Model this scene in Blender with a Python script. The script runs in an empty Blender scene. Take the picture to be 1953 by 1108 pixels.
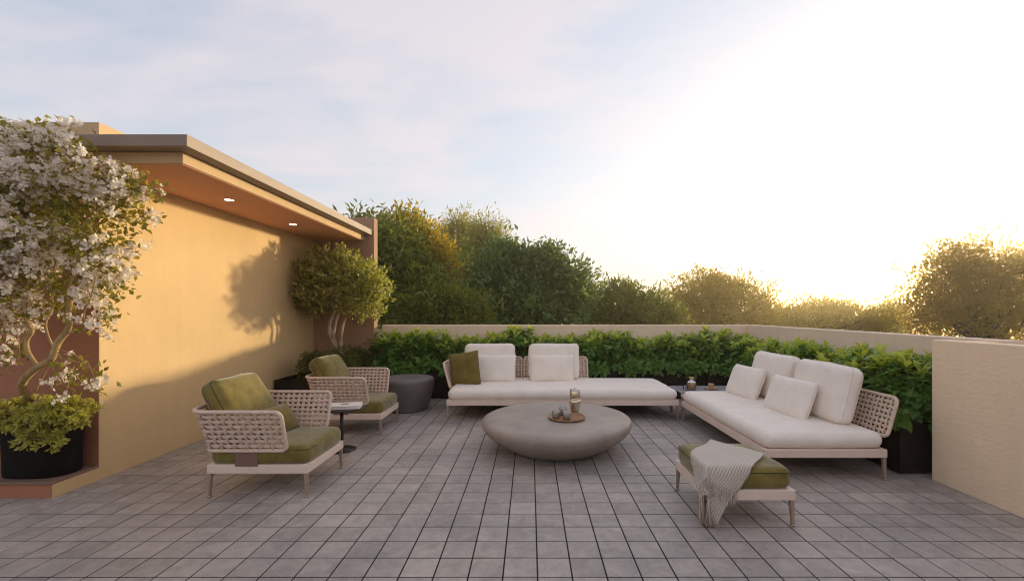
import bpy, bmesh, math, random
import numpy as np
from mathutils import Vector, Matrix, noise

random.seed(7)
RS = np.random.RandomState(11)
PI = math.pi
scene = bpy.context.scene
COL = scene.collection

# ------------------------------------------------------------------ camera, sky, sun, exposure
CX, CY, FP, CH = 1011.0, 594.0, 852.0, 1.525      # principal point, focal length in photo pixels, eye height
W0, H0 = 1953.0, 1108.0
cam_d = bpy.data.cameras.new('camera')
cam = bpy.data.objects.new('camera', cam_d)
COL.objects.link(cam)
cam.location = (0, 0, CH)
cam.rotation_euler = (PI / 2, 0, 0)
cam_d.sensor_width = 36.0
cam_d.lens = 36.0 * FP / W0
cam_d.shift_x = -(CX - W0 / 2) / W0
cam_d.shift_y = (CY - H0 / 2) / W0
cam_d.clip_start = 0.05
cam_d.clip_end = 3000
scene.camera = cam

SUN_AZ, SUN_EL = math.radians(44.5), math.radians(5.0)
w = bpy.data.worlds.new('World')
scene.world = w
w.use_nodes = True
wn, wl = w.node_tree.nodes, w.node_tree.links
wn.clear()
w_out = wn.new('ShaderNodeOutputWorld')
w_bg = wn.new('ShaderNodeBackground')
w_bg.inputs['Strength'].default_value = 0.15
sky = wn.new('ShaderNodeTexSky')
sky.sky_type = 'NISHITA'
sky.sun_disc = False
sky.sun_elevation = SUN_EL
sky.sun_rotation = SUN_AZ
sky.air_density = 1.0
sky.dust_density = 2.0
sky.ozone_density = 2.5
# thin high cloud: soft streaks, brighter where the sky behind them is bright
tc = wn.new('ShaderNodeTexCoord')
sep = wn.new('ShaderNodeSeparateXYZ')
wl.new(tc.outputs['Generated'], sep.inputs[0])
zc = wn.new('ShaderNodeMath'); zc.operation = 'MAXIMUM'; zc.inputs[1].default_value = 0.0
wl.new(sep.outputs['Z'], zc.inputs[0])
za = wn.new('ShaderNodeMath'); za.operation = 'ADD'; za.inputs[1].default_value = 0.22
wl.new(zc.outputs[0], za.inputs[0])
dv = wn.new('ShaderNodeVectorMath'); dv.operation = 'DIVIDE'
cmb = wn.new('ShaderNodeCombineXYZ')
for i in range(3):
    wl.new(za.outputs[0], cmb.inputs[i])
wl.new(tc.outputs['Generated'], dv.inputs[0]); wl.new(cmb.outputs[0], dv.inputs[1])
mp = wn.new('ShaderNodeMapping')
mp.inputs['Scale'].default_value = (0.75, 1.35, 0.4)
mp.inputs['Rotation'].default_value = (0, 0, math.radians(14))
wl.new(dv.outputs[0], mp.inputs['Vector'])
n1 = wn.new('ShaderNodeTexNoise')
n1.inputs['Scale'].default_value = 1.9
n1.inputs['Detail'].default_value = 7
n1.inputs['Roughness'].default_value = 0.55
n1.inputs['Distortion'].default_value = 0.35
wl.new(mp.outputs[0], n1.inputs['Vector'])
cr = wn.new('ShaderNodeValToRGB')
cr.color_ramp.elements[0].position = 0.40; cr.color_ramp.elements[0].color = (0.55, 0.55, 0.55, 1)
cr.color_ramp.elements[1].position = 0.60; cr.color_ramp.elements[1].color = (0.95, 0.95, 0.95, 1)
wl.new(n1.outputs['Fac'], cr.inputs[0])
# a thin veil spreads the glow round the sun: soft shoulder 2.2 * (1 - exp(-x / 2.2)) plus a small aureole
def wmath(op, a, b=None):
    x = wn.new('ShaderNodeMath'); x.operation = op
    for s_, v_ in zip(x.inputs, (a, b)):
        if isinstance(v_, (int, float)):
            s_.default_value = v_
        elif v_ is not None:
            wl.new(v_, s_)
    return x.outputs[0]


def veil(ch):
    soft_ = wmath('MULTIPLY', wmath('SUBTRACT', 1.0, wmath('EXPONENT', wmath('MULTIPLY', ch, -1 / 2.2))), 2.2)
    return wmath('ADD', soft_, wmath('MULTIPLY', wmath('MAXIMUM', wmath('SUBTRACT', ch, 7.0), 0.0), 0.06))


ssep = wn.new('ShaderNodeSeparateColor')
wl.new(sky.outputs[0], ssep.inputs[0])
scmb = wn.new('ShaderNodeCombineColor')
for i in range(3):
    wl.new(veil(ssep.outputs[i]), scmb.inputs[i])
bw = wn.new('ShaderNodeRGBToBW')
wl.new(scmb.outputs[0], bw.inputs[0])
cl = wn.new('ShaderNodeMixRGB'); cl.blend_type = 'MULTIPLY'; cl.inputs[0].default_value = 1.0
cl.inputs[2].default_value = (0.44, 0.40, 0.35, 1)
wl.new(bw.outputs[0], cl.inputs[1])
ad = wn.new('ShaderNodeMixRGB'); ad.blend_type = 'ADD'; ad.inputs[0].default_value = 1.0
ad.inputs[2].default_value = (0.86, 0.825, 0.945, 1)
wl.new(cl.outputs[0], ad.inputs[1])
mx = wn.new('ShaderNodeMixRGB')
wl.new(cr.outputs[0], mx.inputs[0]); wl.new(scmb.outputs[0], mx.inputs[1]); wl.new(ad.outputs[0], mx.inputs[2])
wl.new(mx.outputs[0], w_bg.inputs['Color'])
wl.new(w_bg.outputs[0], w_out.inputs[0])

sun_d = bpy.data.lights.new('sun', 'SUN')
sun_d.energy = 1.3
sun_d.angle = math.radians(2.4)          # a veiled low sun: soft shadow edges
sun_d.color = (1.0, 0.80, 0.48)
sun_o = bpy.data.objects.new('sun', sun_d)
COL.objects.link(sun_o)
to_sun = Vector((math.sin(SUN_AZ) * math.cos(SUN_EL), math.cos(SUN_AZ) * math.cos(SUN_EL), math.sin(SUN_EL)))
sun_o.rotation_euler = (-to_sun).to_track_quat('-Z', 'Y').to_euler()
sun_o.location = (12, 12, 9)

vs = scene.view_settings
vs.view_transform = 'Standard'
vs.look = 'None'
vs.exposure = 2.22
vs.gamma = 1.0
vs.use_curve_mapping = False
scene.cycles.use_denoising = True
scene.cycles.filter_width = 1.1
scene.cycles.max_bounces = 8
scene.cycles.diffuse_bounces = 5
scene.cycles.transparent_max_bounces = 8
scene.cycles.caustics_reflective = False
scene.cycles.caustics_refractive = False
scene.cycles.sample_clamp_indirect = 6.0

# ------------------------------------------------------------------ materials
MATS = {}


class NT:
    def __init__(self, name):
        self.m = bpy.data.materials.new(name)
        self.m.use_nodes = True
        self.n, self.l = self.m.node_tree.nodes, self.m.node_tree.links
        self.n.clear()
        self.out = self.n.new('ShaderNodeOutputMaterial')
        MATS[name] = self.m

    def node(self, t, **kw):
        x = self.n.new(t)
        for k, v in kw.items():
            setattr(x, k, v)
        return x

    def link(self, a, b):
        self.l.new(a, b)

    def pos(self, scale=(1, 1, 1), rot=(0, 0, 0), uv=False):
        if uv:
            g = self.node('ShaderNodeTexCoord').outputs['UV']
        else:
            g = self.node('ShaderNodeNewGeometry').outputs['Position']
        m = self.node('ShaderNodeMapping')
        m.inputs['Scale'].default_value = scale
        m.inputs['Rotation'].default_value = rot
        self.link(g, m.inputs['Vector'])
        return m.outputs[0]

    def noise(self, vec, scale, detail=4, rough=0.55, dist=0.0):
        x = self.node('ShaderNodeTexNoise')
        x.inputs['Scale'].default_value = scale
        x.inputs['Detail'].default_value = detail
        x.inputs['Roughness'].default_value = rough
        x.inputs['Distortion'].default_value = dist
        self.link(vec, x.inputs['Vector'])
        return x.outputs['Fac']

    def ramp(self, fac, p0, c0, p1, c1):
        r = self.node('ShaderNodeValToRGB')
        e = r.color_ramp.elements
        e[0].position, e[1].position = p0, p1
        e[0].color = (*c0, 1) if len(c0) == 3 else c0
        e[1].color = (*c1, 1) if len(c1) == 3 else c1
        self.link(fac, r.inputs[0])
        return r.outputs[0]

    def mix(self, fac, a, b, blend='MIX'):
        x = self.node('ShaderNodeMixRGB', blend_type=blend)
        for s, v in ((x.inputs[0], fac), (x.inputs[1], a), (x.inputs[2], b)):
            if hasattr(v, 'is_linked') or hasattr(v, 'links'):
                self.link(v, s)
            elif isinstance(v, (int, float)):
                s.default_value = v
            else:
                s.default_value = (*v, 1)
        return x.outputs[0]

    def math(self, op, a, b=None):
        x = self.node('ShaderNodeMath', operation=op)
        for s, v in zip(x.inputs, (a, b)):
            if v is None:
                continue
            if isinstance(v, (int, float)):
                s.default_value = v
            else:
                self.link(v, s)
        return x.outputs[0]

    def bump(self, h, strength, dist=0.01, prev=None):
        b = self.node('ShaderNodeBump')
        b.inputs['Strength'].default_value = strength
        b.inputs['Distance'].default_value = dist
        self.link(h, b.inputs['Height'])
        if prev is not None:
            self.link(prev, b.inputs['Normal'])
        return b.outputs[0]

    def bsdf(self, col, rough=0.6, metal=0.0, normal=None, spec=None, sheen=0.0, trans=0.0):
        p = self.node('ShaderNodeBsdfPrincipled')
        for k, v in (('Base Color', col), ('Roughness', rough)):
            s = p.inputs[k]
            if isinstance(v, (int, float)):
                s.default_value = v
            elif isinstance(v, (tuple, list)):
                s.default_value = (*v, 1)
            else:
                self.link(v, s)
        p.inputs['Metallic'].default_value = metal
        if spec is not None:
            p.inputs['Specular IOR Level'].default_value = spec
        if sheen:
            p.inputs['Sheen Weight'].default_value = sheen
            p.inputs['Sheen Roughness'].default_value = 0.4
        if trans:
            p.inputs['Transmission Weight'].default_value = trans
        if normal is not None:
            self.link(normal, p.inputs['Normal'])
        self.link(p.outputs[0], self.out.inputs[0])
        return p


def tint(c, k):
    return tuple(min(1.0, max(0.0, x * k)) for x in c)


def m_plain(name, col, rough=0.5, metal=0.0, var=0.12, vscale=6.0, bump=0.0, bscale=120, spec=None):
    t = NT(name)
    v = t.pos()
    f = t.noise(v, vscale, 5, 0.6)
    c = t.ramp(f, 0.3, tint(col, 1 - var), 0.7, tint(col, 1 + var))
    nrm = None
    if bump:
        nrm = t.bump(t.noise(v, bscale, 4, 0.6), bump, 0.004)
    t.bsdf(c, rough, metal, nrm, spec)
    return t.m


def m_stucco(name, col, var=0.07, coarse=0.25, stretch=(1, 1, 1), bscale=55, rough=0.9, streak=0.06):
    t = NT(name)
    v = t.pos()
    f = t.noise(v, 1.3, 6, 0.6)
    c = t.ramp(f, 0.3, tint(col, 1 - var), 0.7, tint(col, 1 + var))
    vs_ = t.pos((7, 7, 0.5))
    f2 = t.noise(vs_, 1.0, 4, 0.6)
    c2 = t.mix(streak, c, t.ramp(f2, 0.35, tint(col, 0.45), 0.65, tint(col, 1.1)))
    sp = t.noise(v, 160, 2, 0.5)
    c3 = t.mix(0.12, c2, t.ramp(sp, 0.35, tint(col, 0.6), 0.65, tint(col, 1.25)))
    h = t.noise(t.pos(stretch), bscale, 5, 0.6, 0.4)
    n_ = t.bump(h, coarse, 0.012)
    n_ = t.bump(t.noise(v, 240, 3, 0.6), coarse * 0.5, 0.003, n_)
    t.bsdf(c3, rough, 0, n_, 0.25)
    return t.m


def m_fabric(name, c_lo, c_hi, vscale=7.0, weave=420.0, bump=0.18, sheen=0.25, rough=0.9):
    t = NT(name)
    v = t.pos()
    f = t.noise(v, vscale, 6, 0.62, 0.6)
    c = t.ramp(f, 0.32, c_lo, 0.68, c_hi)
    f2 = t.noise(v, weave, 2, 0.5)
    c = t.mix(0.25, c, t.ramp(f2, 0.3, tint(c_lo, 0.75), 0.7, tint(c_hi, 1.15)))
    b1 = t.bump(t.noise(v, 11, 5, 0.6, 1.2), 0.38, 0.014)
    b2 = t.bump(f2, bump, 0.0015, b1)
    t.bsdf(c, rough, 0, b2, 0.15, sheen)
    return t.m


def m_leaf(name, c_dark, c_light, trans=0.45, gloss=0.4, tcol=None):
    t = NT(name)
    g = t.node('ShaderNodeNewGeometry')
    oi = t.node('ShaderNodeObjectInfo')
    r = t.math('FRACT', t.math('ADD', g.outputs['Random Per Island'], oi.outputs['Random']))
    c = t.ramp(r, 0.0, c_dark, 1.0, c_light)
    f = t.noise(t.pos(), 1.7, 3, 0.6)
    c = t.mix(0.45, c, t.ramp(f, 0.35, c_dark, 0.65, c_light))
    d = t.node('ShaderNodeBsdfPrincipled')
    t.link(c, d.inputs['Base Color'])
    d.inputs['Roughness'].default_value = gloss
    d.inputs['Specular IOR Level'].default_value = 0.35
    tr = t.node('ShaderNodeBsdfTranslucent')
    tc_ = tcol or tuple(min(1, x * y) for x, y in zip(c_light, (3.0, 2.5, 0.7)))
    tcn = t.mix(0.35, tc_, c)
    t.link(tcn, tr.inputs[0])
    ms = t.node('ShaderNodeMixShader')
    ms.inputs[0].default_value = trans
    t.link(d.outputs[0], ms.inputs[1]); t.link(tr.outputs[0], ms.inputs[2])
    t.link(ms.outputs[0], t.out.inputs[0])
    return t.m


def m_bark(name, c0, c1, scale=18):
    t = NT(name)
    v = t.pos((1, 1, 0.3))
    f = t.noise(v, scale, 6, 0.65, 0.5)
    c = t.ramp(f, 0.35, c0, 0.65, c1)
    t.bsdf(c, 0.9, 0, t.bump(f, 0.5, 0.01), 0.2)
    return t.m


TILE = 0.2
TX0, TY0 = -0.157, 2.569


def m_tile(name):
    t = NT(name)
    p = t.node('ShaderNodeNewGeometry').outputs['Position']
    sub = t.node('ShaderNodeVectorMath', operation='SUBTRACT')
    sub.inputs[1].default_value = (TX0, TY0, 0)
    t.link(p, sub.inputs[0])
    sc = t.node('ShaderNodeVectorMath', operation='SCALE')
    sc.inputs['Scale'].default_value = 1 / TILE
    t.link(sub.outputs[0], sc.inputs[0])
    s = t.node('ShaderNodeSeparateXYZ'); t.link(sc.outputs[0], s.inputs[0])
    cb = t.node('ShaderNodeCombineXYZ')
    t.link(t.math('FLOOR', s.outputs[0]), cb.inputs[0]); t.link(t.math('FLOOR', s.outputs[1]), cb.inputs[1])
    wnz = t.node('ShaderNodeTexWhiteNoise', noise_dimensions='2D')
    t.link(cb.outputs[0], wnz.inputs['Vector'])
    base = t.ramp(wnz.outputs['Value'], 0.0, (0.335, 0.296, 0.266), 1.0, (0.430, 0.380, 0.342))
    # every tile shows its own piece of stone: shift the noise by the cell's random colour
    off = t.node('ShaderNodeVectorMath', operation='SCALE'); off.inputs['Scale'].default_value = 7.0
    t.link(wnz.outputs['Color'], off.inputs[0])
    pv = t.node('ShaderNodeVectorMath', operation='ADD')
    t.link(p, pv.inputs[0]); t.link(off.outputs[0], pv.inputs[1])
    v = pv.outputs[0]
    f = t.noise(v, 9, 8, 0.65, 0.8)
    c = t.mix(0.6, base, t.ramp(f, 0.28, (0.6, 0.59, 0.6), 0.72, (1.35, 1.34, 1.32)), 'MULTIPLY')
    ve = t.noise(v, 5, 6, 0.6, 2.2)
    vein = t.ramp(t.math('ABSOLUTE', t.math('SUBTRACT', ve, 0.5)), 0.0, (1, 1, 1), 0.02, (0, 0, 0))
    c = t.mix(t.math('MULTIPLY', vein, 0.22), c, (0.42, 0.40, 0.39))
    # broad worn and damp patches over the whole terrace
    big = t.noise(p, 0.75, 5, 0.6, 0.5)
    c = t.mix(0.6, c, t.ramp(big, 0.34, (0.62, 0.63, 0.69), 0.66, (1.28, 1.25, 1.21)), 'MULTIPLY')
    fine = t.noise(v, 150, 3, 0.6)
    c = t.mix(0.3, c, t.ramp(fine, 0.3, (0.6, 0.6, 0.6), 0.7, (1.4, 1.4, 1.4)), 'MULTIPLY')
    rg = t.ramp(big, 0.3, (0.46, 0.46, 0.46), 0.7, (0.66, 0.66, 0.66))
    n_ = t.bump(f, 0.35, 0.006)
    n_ = t.bump(fine, 0.25, 0.0015, n_)
    pr = t.bsdf(c, 0.55, 0, n_, 0.4)
    t.link(rg, pr.inputs['Roughness'])
    return t.m


def m_throw(name):
    t = NT(name)
    uv = t.node('ShaderNodeTexCoord').outputs['UV']
    s = t.node('ShaderNodeSeparateXYZ'); t.link(uv, s.inputs[0])
    st = t.math('SINE', t.math('MULTIPLY', s.outputs[0], 2 * PI * 27))
    c = t.ramp(t.math('ADD', t.math('MULTIPLY', st, 0.5), 0.5), 0.25, (0.40, 0.325, 0.26), 0.55, (0.68, 0.60, 0.51))
    f = t.noise(t.pos(), 500, 2, 0.5)
    c = t.mix(0.3, c, t.ramp(f, 0.3, (0.3, 0.27, 0.24), 0.7, (0.66, 0.61, 0.56)))
    wv = t.math('SINE', t.math('MULTIPLY', s.outputs[1], 2 * PI * 160))
    b = t.bump(t.math('ADD', st, t.math('MULTIPLY', wv, 0.6)), 0.35, 0.0015)
    t.bsdf(c, 0.95, 0, b, 0.1, 0.3)
    return t.m


m_tile('stone_tile')
m_plain('joint_dark', (0.012, 0.011, 0.011), 0.95, var=0.2)
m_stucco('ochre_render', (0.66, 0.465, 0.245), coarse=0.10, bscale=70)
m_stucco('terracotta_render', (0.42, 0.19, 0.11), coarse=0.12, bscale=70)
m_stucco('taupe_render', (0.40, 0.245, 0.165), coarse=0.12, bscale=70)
m_stucco('beige_render', (0.84, 0.65, 0.50), coarse=0.18, bscale=60)
m_stucco('rough_beige_render', (0.92, 0.70, 0.49), coarse=0.7, stretch=(0.7, 0.7, 1.4), bscale=30)
m_stucco('soffit_paint', (0.72, 0.37, 0.225), coarse=0.08, bscale=90, streak=0.03)
m_stucco('cream_trim', (0.62, 0.44, 0.26), coarse=0.10, bscale=90)
m_plain('taupe_coping', (0.25, 0.18, 0.14), 0.55, var=0.08, vscale=3, bump=0.1)
m_plain('granite_cap', (0.22, 0.135, 0.10), 0.45, var=0.55, vscale=140, bump=0.1)
m_plain('planter_metal', (0.022, 0.015, 0.013), 0.6, var=0.25, vscale=4, bump=0.08, bscale=200, spec=0.2)
m_plain('pot_black', (0.010, 0.008, 0.008), 0.75, var=0.3, vscale=5, bump=0.1, bscale=150, spec=0.12)
m_plain('soil', (0.03, 0.02, 0.013), 1.0, var=0.5, vscale=40, bump=0.9, bscale=60)
m_plain('frame_paint', (0.76, 0.61, 0.515), 0.42, var=0.05, vscale=8, bump=0.05, bscale=400)
m_plain('leg_paint', (0.36, 0.25, 0.195), 0.42, var=0.06, vscale=8, bump=0.05, bscale=400)
m_plain('bracket_paint', (0.20, 0.115, 0.09), 0.5, var=0.05, vscale=8, bump=0.05, bscale=400)
m_plain('foot_metal', (0.5, 0.36, 0.24), 0.3, 0.8, var=0.1)
m_plain('cord', (0.66, 0.50, 0.40), 0.85, var=0.16, vscale=30, bump=0.5, bscale=500)
m_plain('rim_cord', (0.70, 0.54, 0.44), 0.85, var=0.12, vscale=30, bump=0.4, bscale=500)
m_fabric('green_velvet', (0.115, 0.090, 0.020), (0.245, 0.190, 0.055), 8.0, sheen=0.5)
m_fabric('green_pillow', (0.125, 0.096, 0.022), (0.22, 0.17, 0.048), 11.0, sheen=0.4)
m_fabric('cream_linen', (0.82, 0.725, 0.64), (0.92, 0.83, 0.75), 5.0, sheen=0.15)
m_fabric('cream_pillow', (0.83, 0.735, 0.65), (0.93, 0.84, 0.76), 6.0, sheen=0.15)
m_plain('seam_green', (0.05, 0.045, 0.012), 0.9)
m_plain('seam_cream', (0.68, 0.60, 0.54), 0.9)
m_plain('stone_table', (0.345, 0.285, 0.238), 0.45, var=0.16, vscale=3.5, bump=0.18, bscale=60)
m_plain('stone_stool', (0.14, 0.122, 0.116), 0.6, var=0.16, vscale=4, bump=0.15, bscale=80)
m_plain('black_metal', (0.022, 0.019, 0.018), 0.42, var=0.15)
m_plain('tray_wood', (0.34, 0.175, 0.085), 0.5, var=0.35, vscale=30, bump=0.15)
m_plain('carafe_metal', (0.68, 0.60, 0.46), 0.24, 0.95, var=0.12, vscale=25, bump=0.12, bscale=300)
m_plain('cup_metal', (0.42, 0.40, 0.36), 0.38, 0.75, var=0.35, vscale=90, bump=0.5, bscale=220)
m_plain('lid_metal', (0.78, 0.74, 0.70), 0.3, 0.9)
m_plain('bottle_glaze', (0.30, 0.20, 0.115), 0.22, 0.5, var=0.4, vscale=22, bump=0.15)
m_plain('cork', (0.50, 0.30, 0.17), 0.8, var=0.2, vscale=60)
m_plain('ceramic_cap', (0.72, 0.70, 0.74), 0.3)
m_plain('grey_top', (0.27, 0.27, 0.30), 0.3, var=0.2, vscale=7)
m_plain('paper', (0.80, 0.76, 0.70), 0.8, var=0.03)
m_plain('cover_white', (0.76, 0.72, 0.68), 0.5, var=0.04)
m_plain('print_grey', (0.30, 0.27, 0.24), 0.6, var=0.3, vscale=40)
m_throw('throw_stripe')
m_plain('fringe_yarn', (0.50, 0.42, 0.34), 0.95, var=0.25, vscale=120)
m_bark('bougain_bark', (0.30, 0.20, 0.09), (0.52, 0.36, 0.17), 14)
m_bark('pale_bark', (0.22, 0.16, 0.12), (0.46, 0.37, 0.29), 16)
m_bark('dark_bark', (0.03, 0.022, 0.015), (0.08, 0.055, 0.038), 10)
m_leaf('hedge_leaf', (0.055, 0.140, 0.028), (0.17, 0.30, 0.068), 0.30, 0.38)
m_leaf('hedge_young', (0.20, 0.33, 0.050), (0.46, 0.52, 0.10), 0.35, 0.4)
m_leaf('bougain_leaf', (0.08, 0.105, 0.020), (0.22, 0.21, 0.04), 0.4, 0.5)
m_leaf('gold_shrub_leaf', (0.22, 0.22, 0.040), (0.56, 0.50, 0.14), 0.35, 0.45)
m_leaf('olive_leaf', (0.10, 0.115, 0.028), (0.42, 0.39, 0.14), 0.32, 0.45)
m_leaf('box_leaf', (0.04, 0.058, 0.012), (0.11, 0.125, 0.03), 0.3, 0.5)
m_leaf('tree_dark', (0.046, 0.105, 0.040), (0.135, 0.215, 0.085), 0.30, 0.45)
m_leaf('tree_olive', (0.115, 0.112, 0.016), (0.34, 0.27, 0.036), 0.40, 0.5)
m_leaf('tree_mid', (0.065, 0.110, 0.024), (0.19, 0.23, 0.052), 0.40, 0.5)
m_leaf('tree_pale', (0.13, 0.15, 0.045), (0.26, 0.27, 0.09), 0.45, 0.5)
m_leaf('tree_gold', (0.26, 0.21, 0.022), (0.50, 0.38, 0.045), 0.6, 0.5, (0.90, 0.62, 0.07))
m_leaf('far_leaf', (0.09, 0.10, 0.03), (0.16, 0.16, 0.05), 0.5, 0.6)
m_leaf('bract', (0.89, 0.79, 0.71), (0.97, 0.91, 0.85), 0.55, 0.7, (0.96, 0.88, 0.76))
m_plain('ground_grass', (0.05, 0.06, 0.02), 1.0, var=0.5, vscale=0.6, bump=0.6, bscale=9)
t_ = NT('lamp_glow')
e_ = t_.node('ShaderNodeEmission'); e_.inputs[0].default_value = (1.0, 0.82, 0.58, 1); e_.inputs[1].default_value = 9.0
t_.link(e_.outputs[0], t_.out.inputs[0])
t_ = NT('clear_glass')
t_.bsdf((0.95, 0.96, 0.97), 0.03, 0, None, 0.5, 0, 0.95)

# ------------------------------------------------------------------ mesh helpers
ORG = {}                      # world origin of each root and part


def px(x, y, Y):
    return np.array(((x - CX) / FP * Y, Y, CH + (CY - y) / FP * Y))


def gp(x, y, z=0.0):
    Y = FP * (CH - z) / (y - CY)
    return np.array(((x - CX) / FP * Y, Y, z))


def raw(name, V, F, mat, smooth=False):
    V = np.asarray(V, dtype=np.float32).reshape(-1, 3)
    me = bpy.data.meshes.new(name)
    if isinstance(F, np.ndarray):
        k = F.shape[1]
        nf = len(F)
        me.vertices.add(len(V)); me.vertices.foreach_set('co', V.ravel())
        me.loops.add(nf * k); me.loops.foreach_set('vertex_index', F.astype(np.int32).ravel())
        me.polygons.add(nf)
        me.polygons.foreach_set('loop_start', np.arange(0, nf * k, k, dtype=np.int32))
        me.update(calc_edges=True)
    else:
        me.from_pydata([tuple(map(float, v)) for v in V], [], F)
        me.update()
    if smooth:
        me.polygons.foreach_set('use_smooth', [True] * len(me.polygons))
    me.materials.append(MATS[mat] if isinstance(mat, str) else mat)
    return me


def thing(name, label, cat, loc, group=None):
    o = bpy.data.objects.new(name, None)
    o.empty_display_size = 0.1
    COL.objects.link(o)
    o.location = tuple(map(float, loc))
    o['label'] = label; o['category'] = cat
    if group:
        o['group'] = group
    ORG[o] = np.array(loc, float)
    return o


def part(name, VF, mat, parent, smooth=False, kind=None, label=None):
    """VF in world coordinates, child of a thing or of a part."""
    V, F = VF
    V = np.asarray(V, float) - ORG[parent]
    o = bpy.data.objects.new(name, raw(name, V, F, mat, smooth))
    COL.objects.link(o)
    o.parent = parent
    ORG[o] = ORG[parent]
    if kind:
        o['kind'] = kind
    if label:
        o['label'] = label
    return o


def single(name, VF, mat, label, cat, group=None, smooth=False, kind=None):
    V, F = VF
    V = np.asarray(V, float)
    lo, hi = V.min(0), V.max(0)
    org = np.array(((lo[0] + hi[0]) / 2, (lo[1] + hi[1]) / 2, lo[2]))
    o = bpy.data.objects.new(name, raw(name, V - org, F, mat, smooth))
    COL.objects.link(o)
    o.location = tuple(org)
    ORG[o] = org
    if label:
        o['label'] = label
    if cat:
        o['category'] = cat
    if group:
        o['group'] = group
    if kind:
        o['kind'] = kind
    return o


def copy_tree(o, delta, parent=None):
    c = o.copy()
    COL.objects.link(c)
    if parent is None:
        c.location = Vector(o.location) + Vector(delta)
        ORG[c] = ORG[o] + np.array(delta)
    else:
        c.parent = parent
        ORG[c] = ORG[parent]
    for ch in [x for x in list(bpy.data.objects) if x.parent == o]:
        copy_tree(ch, delta, c)
    return c


def box(x0, x1, y0, y1, z0, z1, bev=0.0, seg=2):
    if bev <= 0:
        V = [(x, y, z) for x in (x0, x1) for y in (y0, y1) for z in (z0, z1)]
        F = [(0, 1, 3, 2), (4, 6, 7, 5), (0, 4, 5, 1), (2, 3, 7, 6), (0, 2, 6, 4), (1, 5, 7, 3)]
        return np.array(V, float), F
    bm = bmesh.new()
    bmesh.ops.create_cube(bm, size=1.0)
    for v in bm.verts:
        v.co = Vector(((x0 + x1) / 2 + v.co.x * (x1 - x0), (y0 + y1) / 2 + v.co.y * (y1 - y0), (z0 + z1) / 2 + v.co.z * (z1 - z0)))
    bmesh.ops.bevel(bm, geom=bm.edges[:], offset=bev, segments=seg, affect='EDGES', profile=0.6)
    return from_bm(bm)


def from_bm(bm):
    bm.verts.index_update()
    V = np.array([v.co[:] for v in bm.verts])
    F = [tuple(v.index for v in f.verts) for f in bm.faces]
    bm.free()
    return V, F


def join(*vfs):
    Vs, Fs, n = [], [], 0
    for V, F in vfs:
        Vs.append(np.asarray(V, float))
        Fs += [tuple(int(i) + n for i in f) for f in F]
        n += len(V)
    return np.vstack(Vs), Fs


def lathe(profile, c, n=48, sx=1.0, sy=1.0, cap0=True, cap1=True):
    V, F = [], []
    for r, z in profile:
        for i in range(n):
            a = 2 * PI * i / n
            V.append((c[0] + r * sx * math.cos(a), c[1] + r * sy * math.sin(a), c[2] + z))
    m = len(profile)
    for j in range(m - 1):
        for i in range(n):
            k = (i + 1) % n
            F.append((j * n + i, j * n + k, (j + 1) * n + k, (j + 1) * n + i))
    if cap0:
        F.append(tuple(reversed(range(n))))
    if cap1:
        F.append(tuple((m - 1) * n + i for i in range(n)))
    return np.array(V), F


def smooth_path(pts, n):
    """Catmull-Rom through points (any number of columns)."""
    P = np.asarray(pts, float)
    Q = np.vstack([2 * P[0] - P[1], P, 2 * P[-1] - P[-2]])
    out = []
    m = len(P) - 1
    for k in range(n):
        t = k / (n - 1) * m
        i = min(int(t), m - 1)
        u = t - i
        a, b, c, d = Q[i], Q[i + 1], Q[i + 2], Q[i + 3]
        out.append(0.5 * ((2 * b) + (c - a) * u + (2 * a - 5 * b + 4 * c - d) * u ** 2 + (3 * b - a - 3 * c + d) * u ** 3))
    return np.array(out)


def tube(C, R, n=8, closed=False, cap=True):
    C = np.asarray(C, float)
    m = len(C)
    R = np.full(m, R) if np.isscalar(R) else np.asarray(R, float)
    if closed:
        T = np.roll(C, -1, 0) - np.roll(C, 1, 0)
    else:
        T = np.gradient(C, axis=0)
    T /= np.linalg.norm(T, axis=1)[:, None] + 1e-12
    up = np.array((0.0, 0.0, 1.0)) if abs(T[0][2]) < 0.9 else np.array((1.0, 0.0, 0.0))
    A = np.zeros_like(C)
    a = np.cross(T[0], up); a /= np.linalg.norm(a)
    for i in range(m):
        a = a - T[i] * a.dot(T[i])
        a /= np.linalg.norm(a) + 1e-12
        A[i] = a
    B = np.cross(T, A)
    ang = np.arange(n) * 2 * PI / n
    V = (C[:, None, :] + R[:, None, None] * (np.cos(ang)[None, :, None] * A[:, None, :] + np.sin(ang)[None, :, None] * B[:, None, :])).reshape(-1, 3)
    F = []
    for j in range(m if closed else m - 1):
        j2 = (j + 1) % m
        for i in range(n):
            k = (i + 1) % n
            F.append((j * n + i, j * n + k, j2 * n + k, j2 * n + i))
    if cap and not closed:
        F.append(tuple(reversed(range(n))))
        F.append(tuple((m - 1) * n + i for i in range(n)))
    return V, F


def sweep(C, S, N, prof):
    """profile points (s, n) swept along centres C with side S and normal N; closed ends."""
    C, S, N = map(np.asarray, (C, S, N))
    k = len(prof)
    p = np.array(prof)
    V = (C[:, None, :] + p[None, :, 0, None] * S[:, None, :] + p[None, :, 1, None] * N[:, None, :]).reshape(-1, 3)
    F = []
    for j in range(len(C) - 1):
        for i in range(k):
            q = (i + 1) % k
            F.append((j * k + i, j * k + q, (j + 1) * k + q, (j + 1) * k + i))
    F.append(tuple(reversed(range(k))))
    F.append(tuple((len(C) - 1) * k + i for i in range(k)))
    return V, F


def nz(V, scale, seed=0.0):
    return np.array([noise.noise(Vector((v[0] * scale + seed, v[1] * scale - seed, v[2] * scale + 3 * seed))) for v in V])


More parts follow.
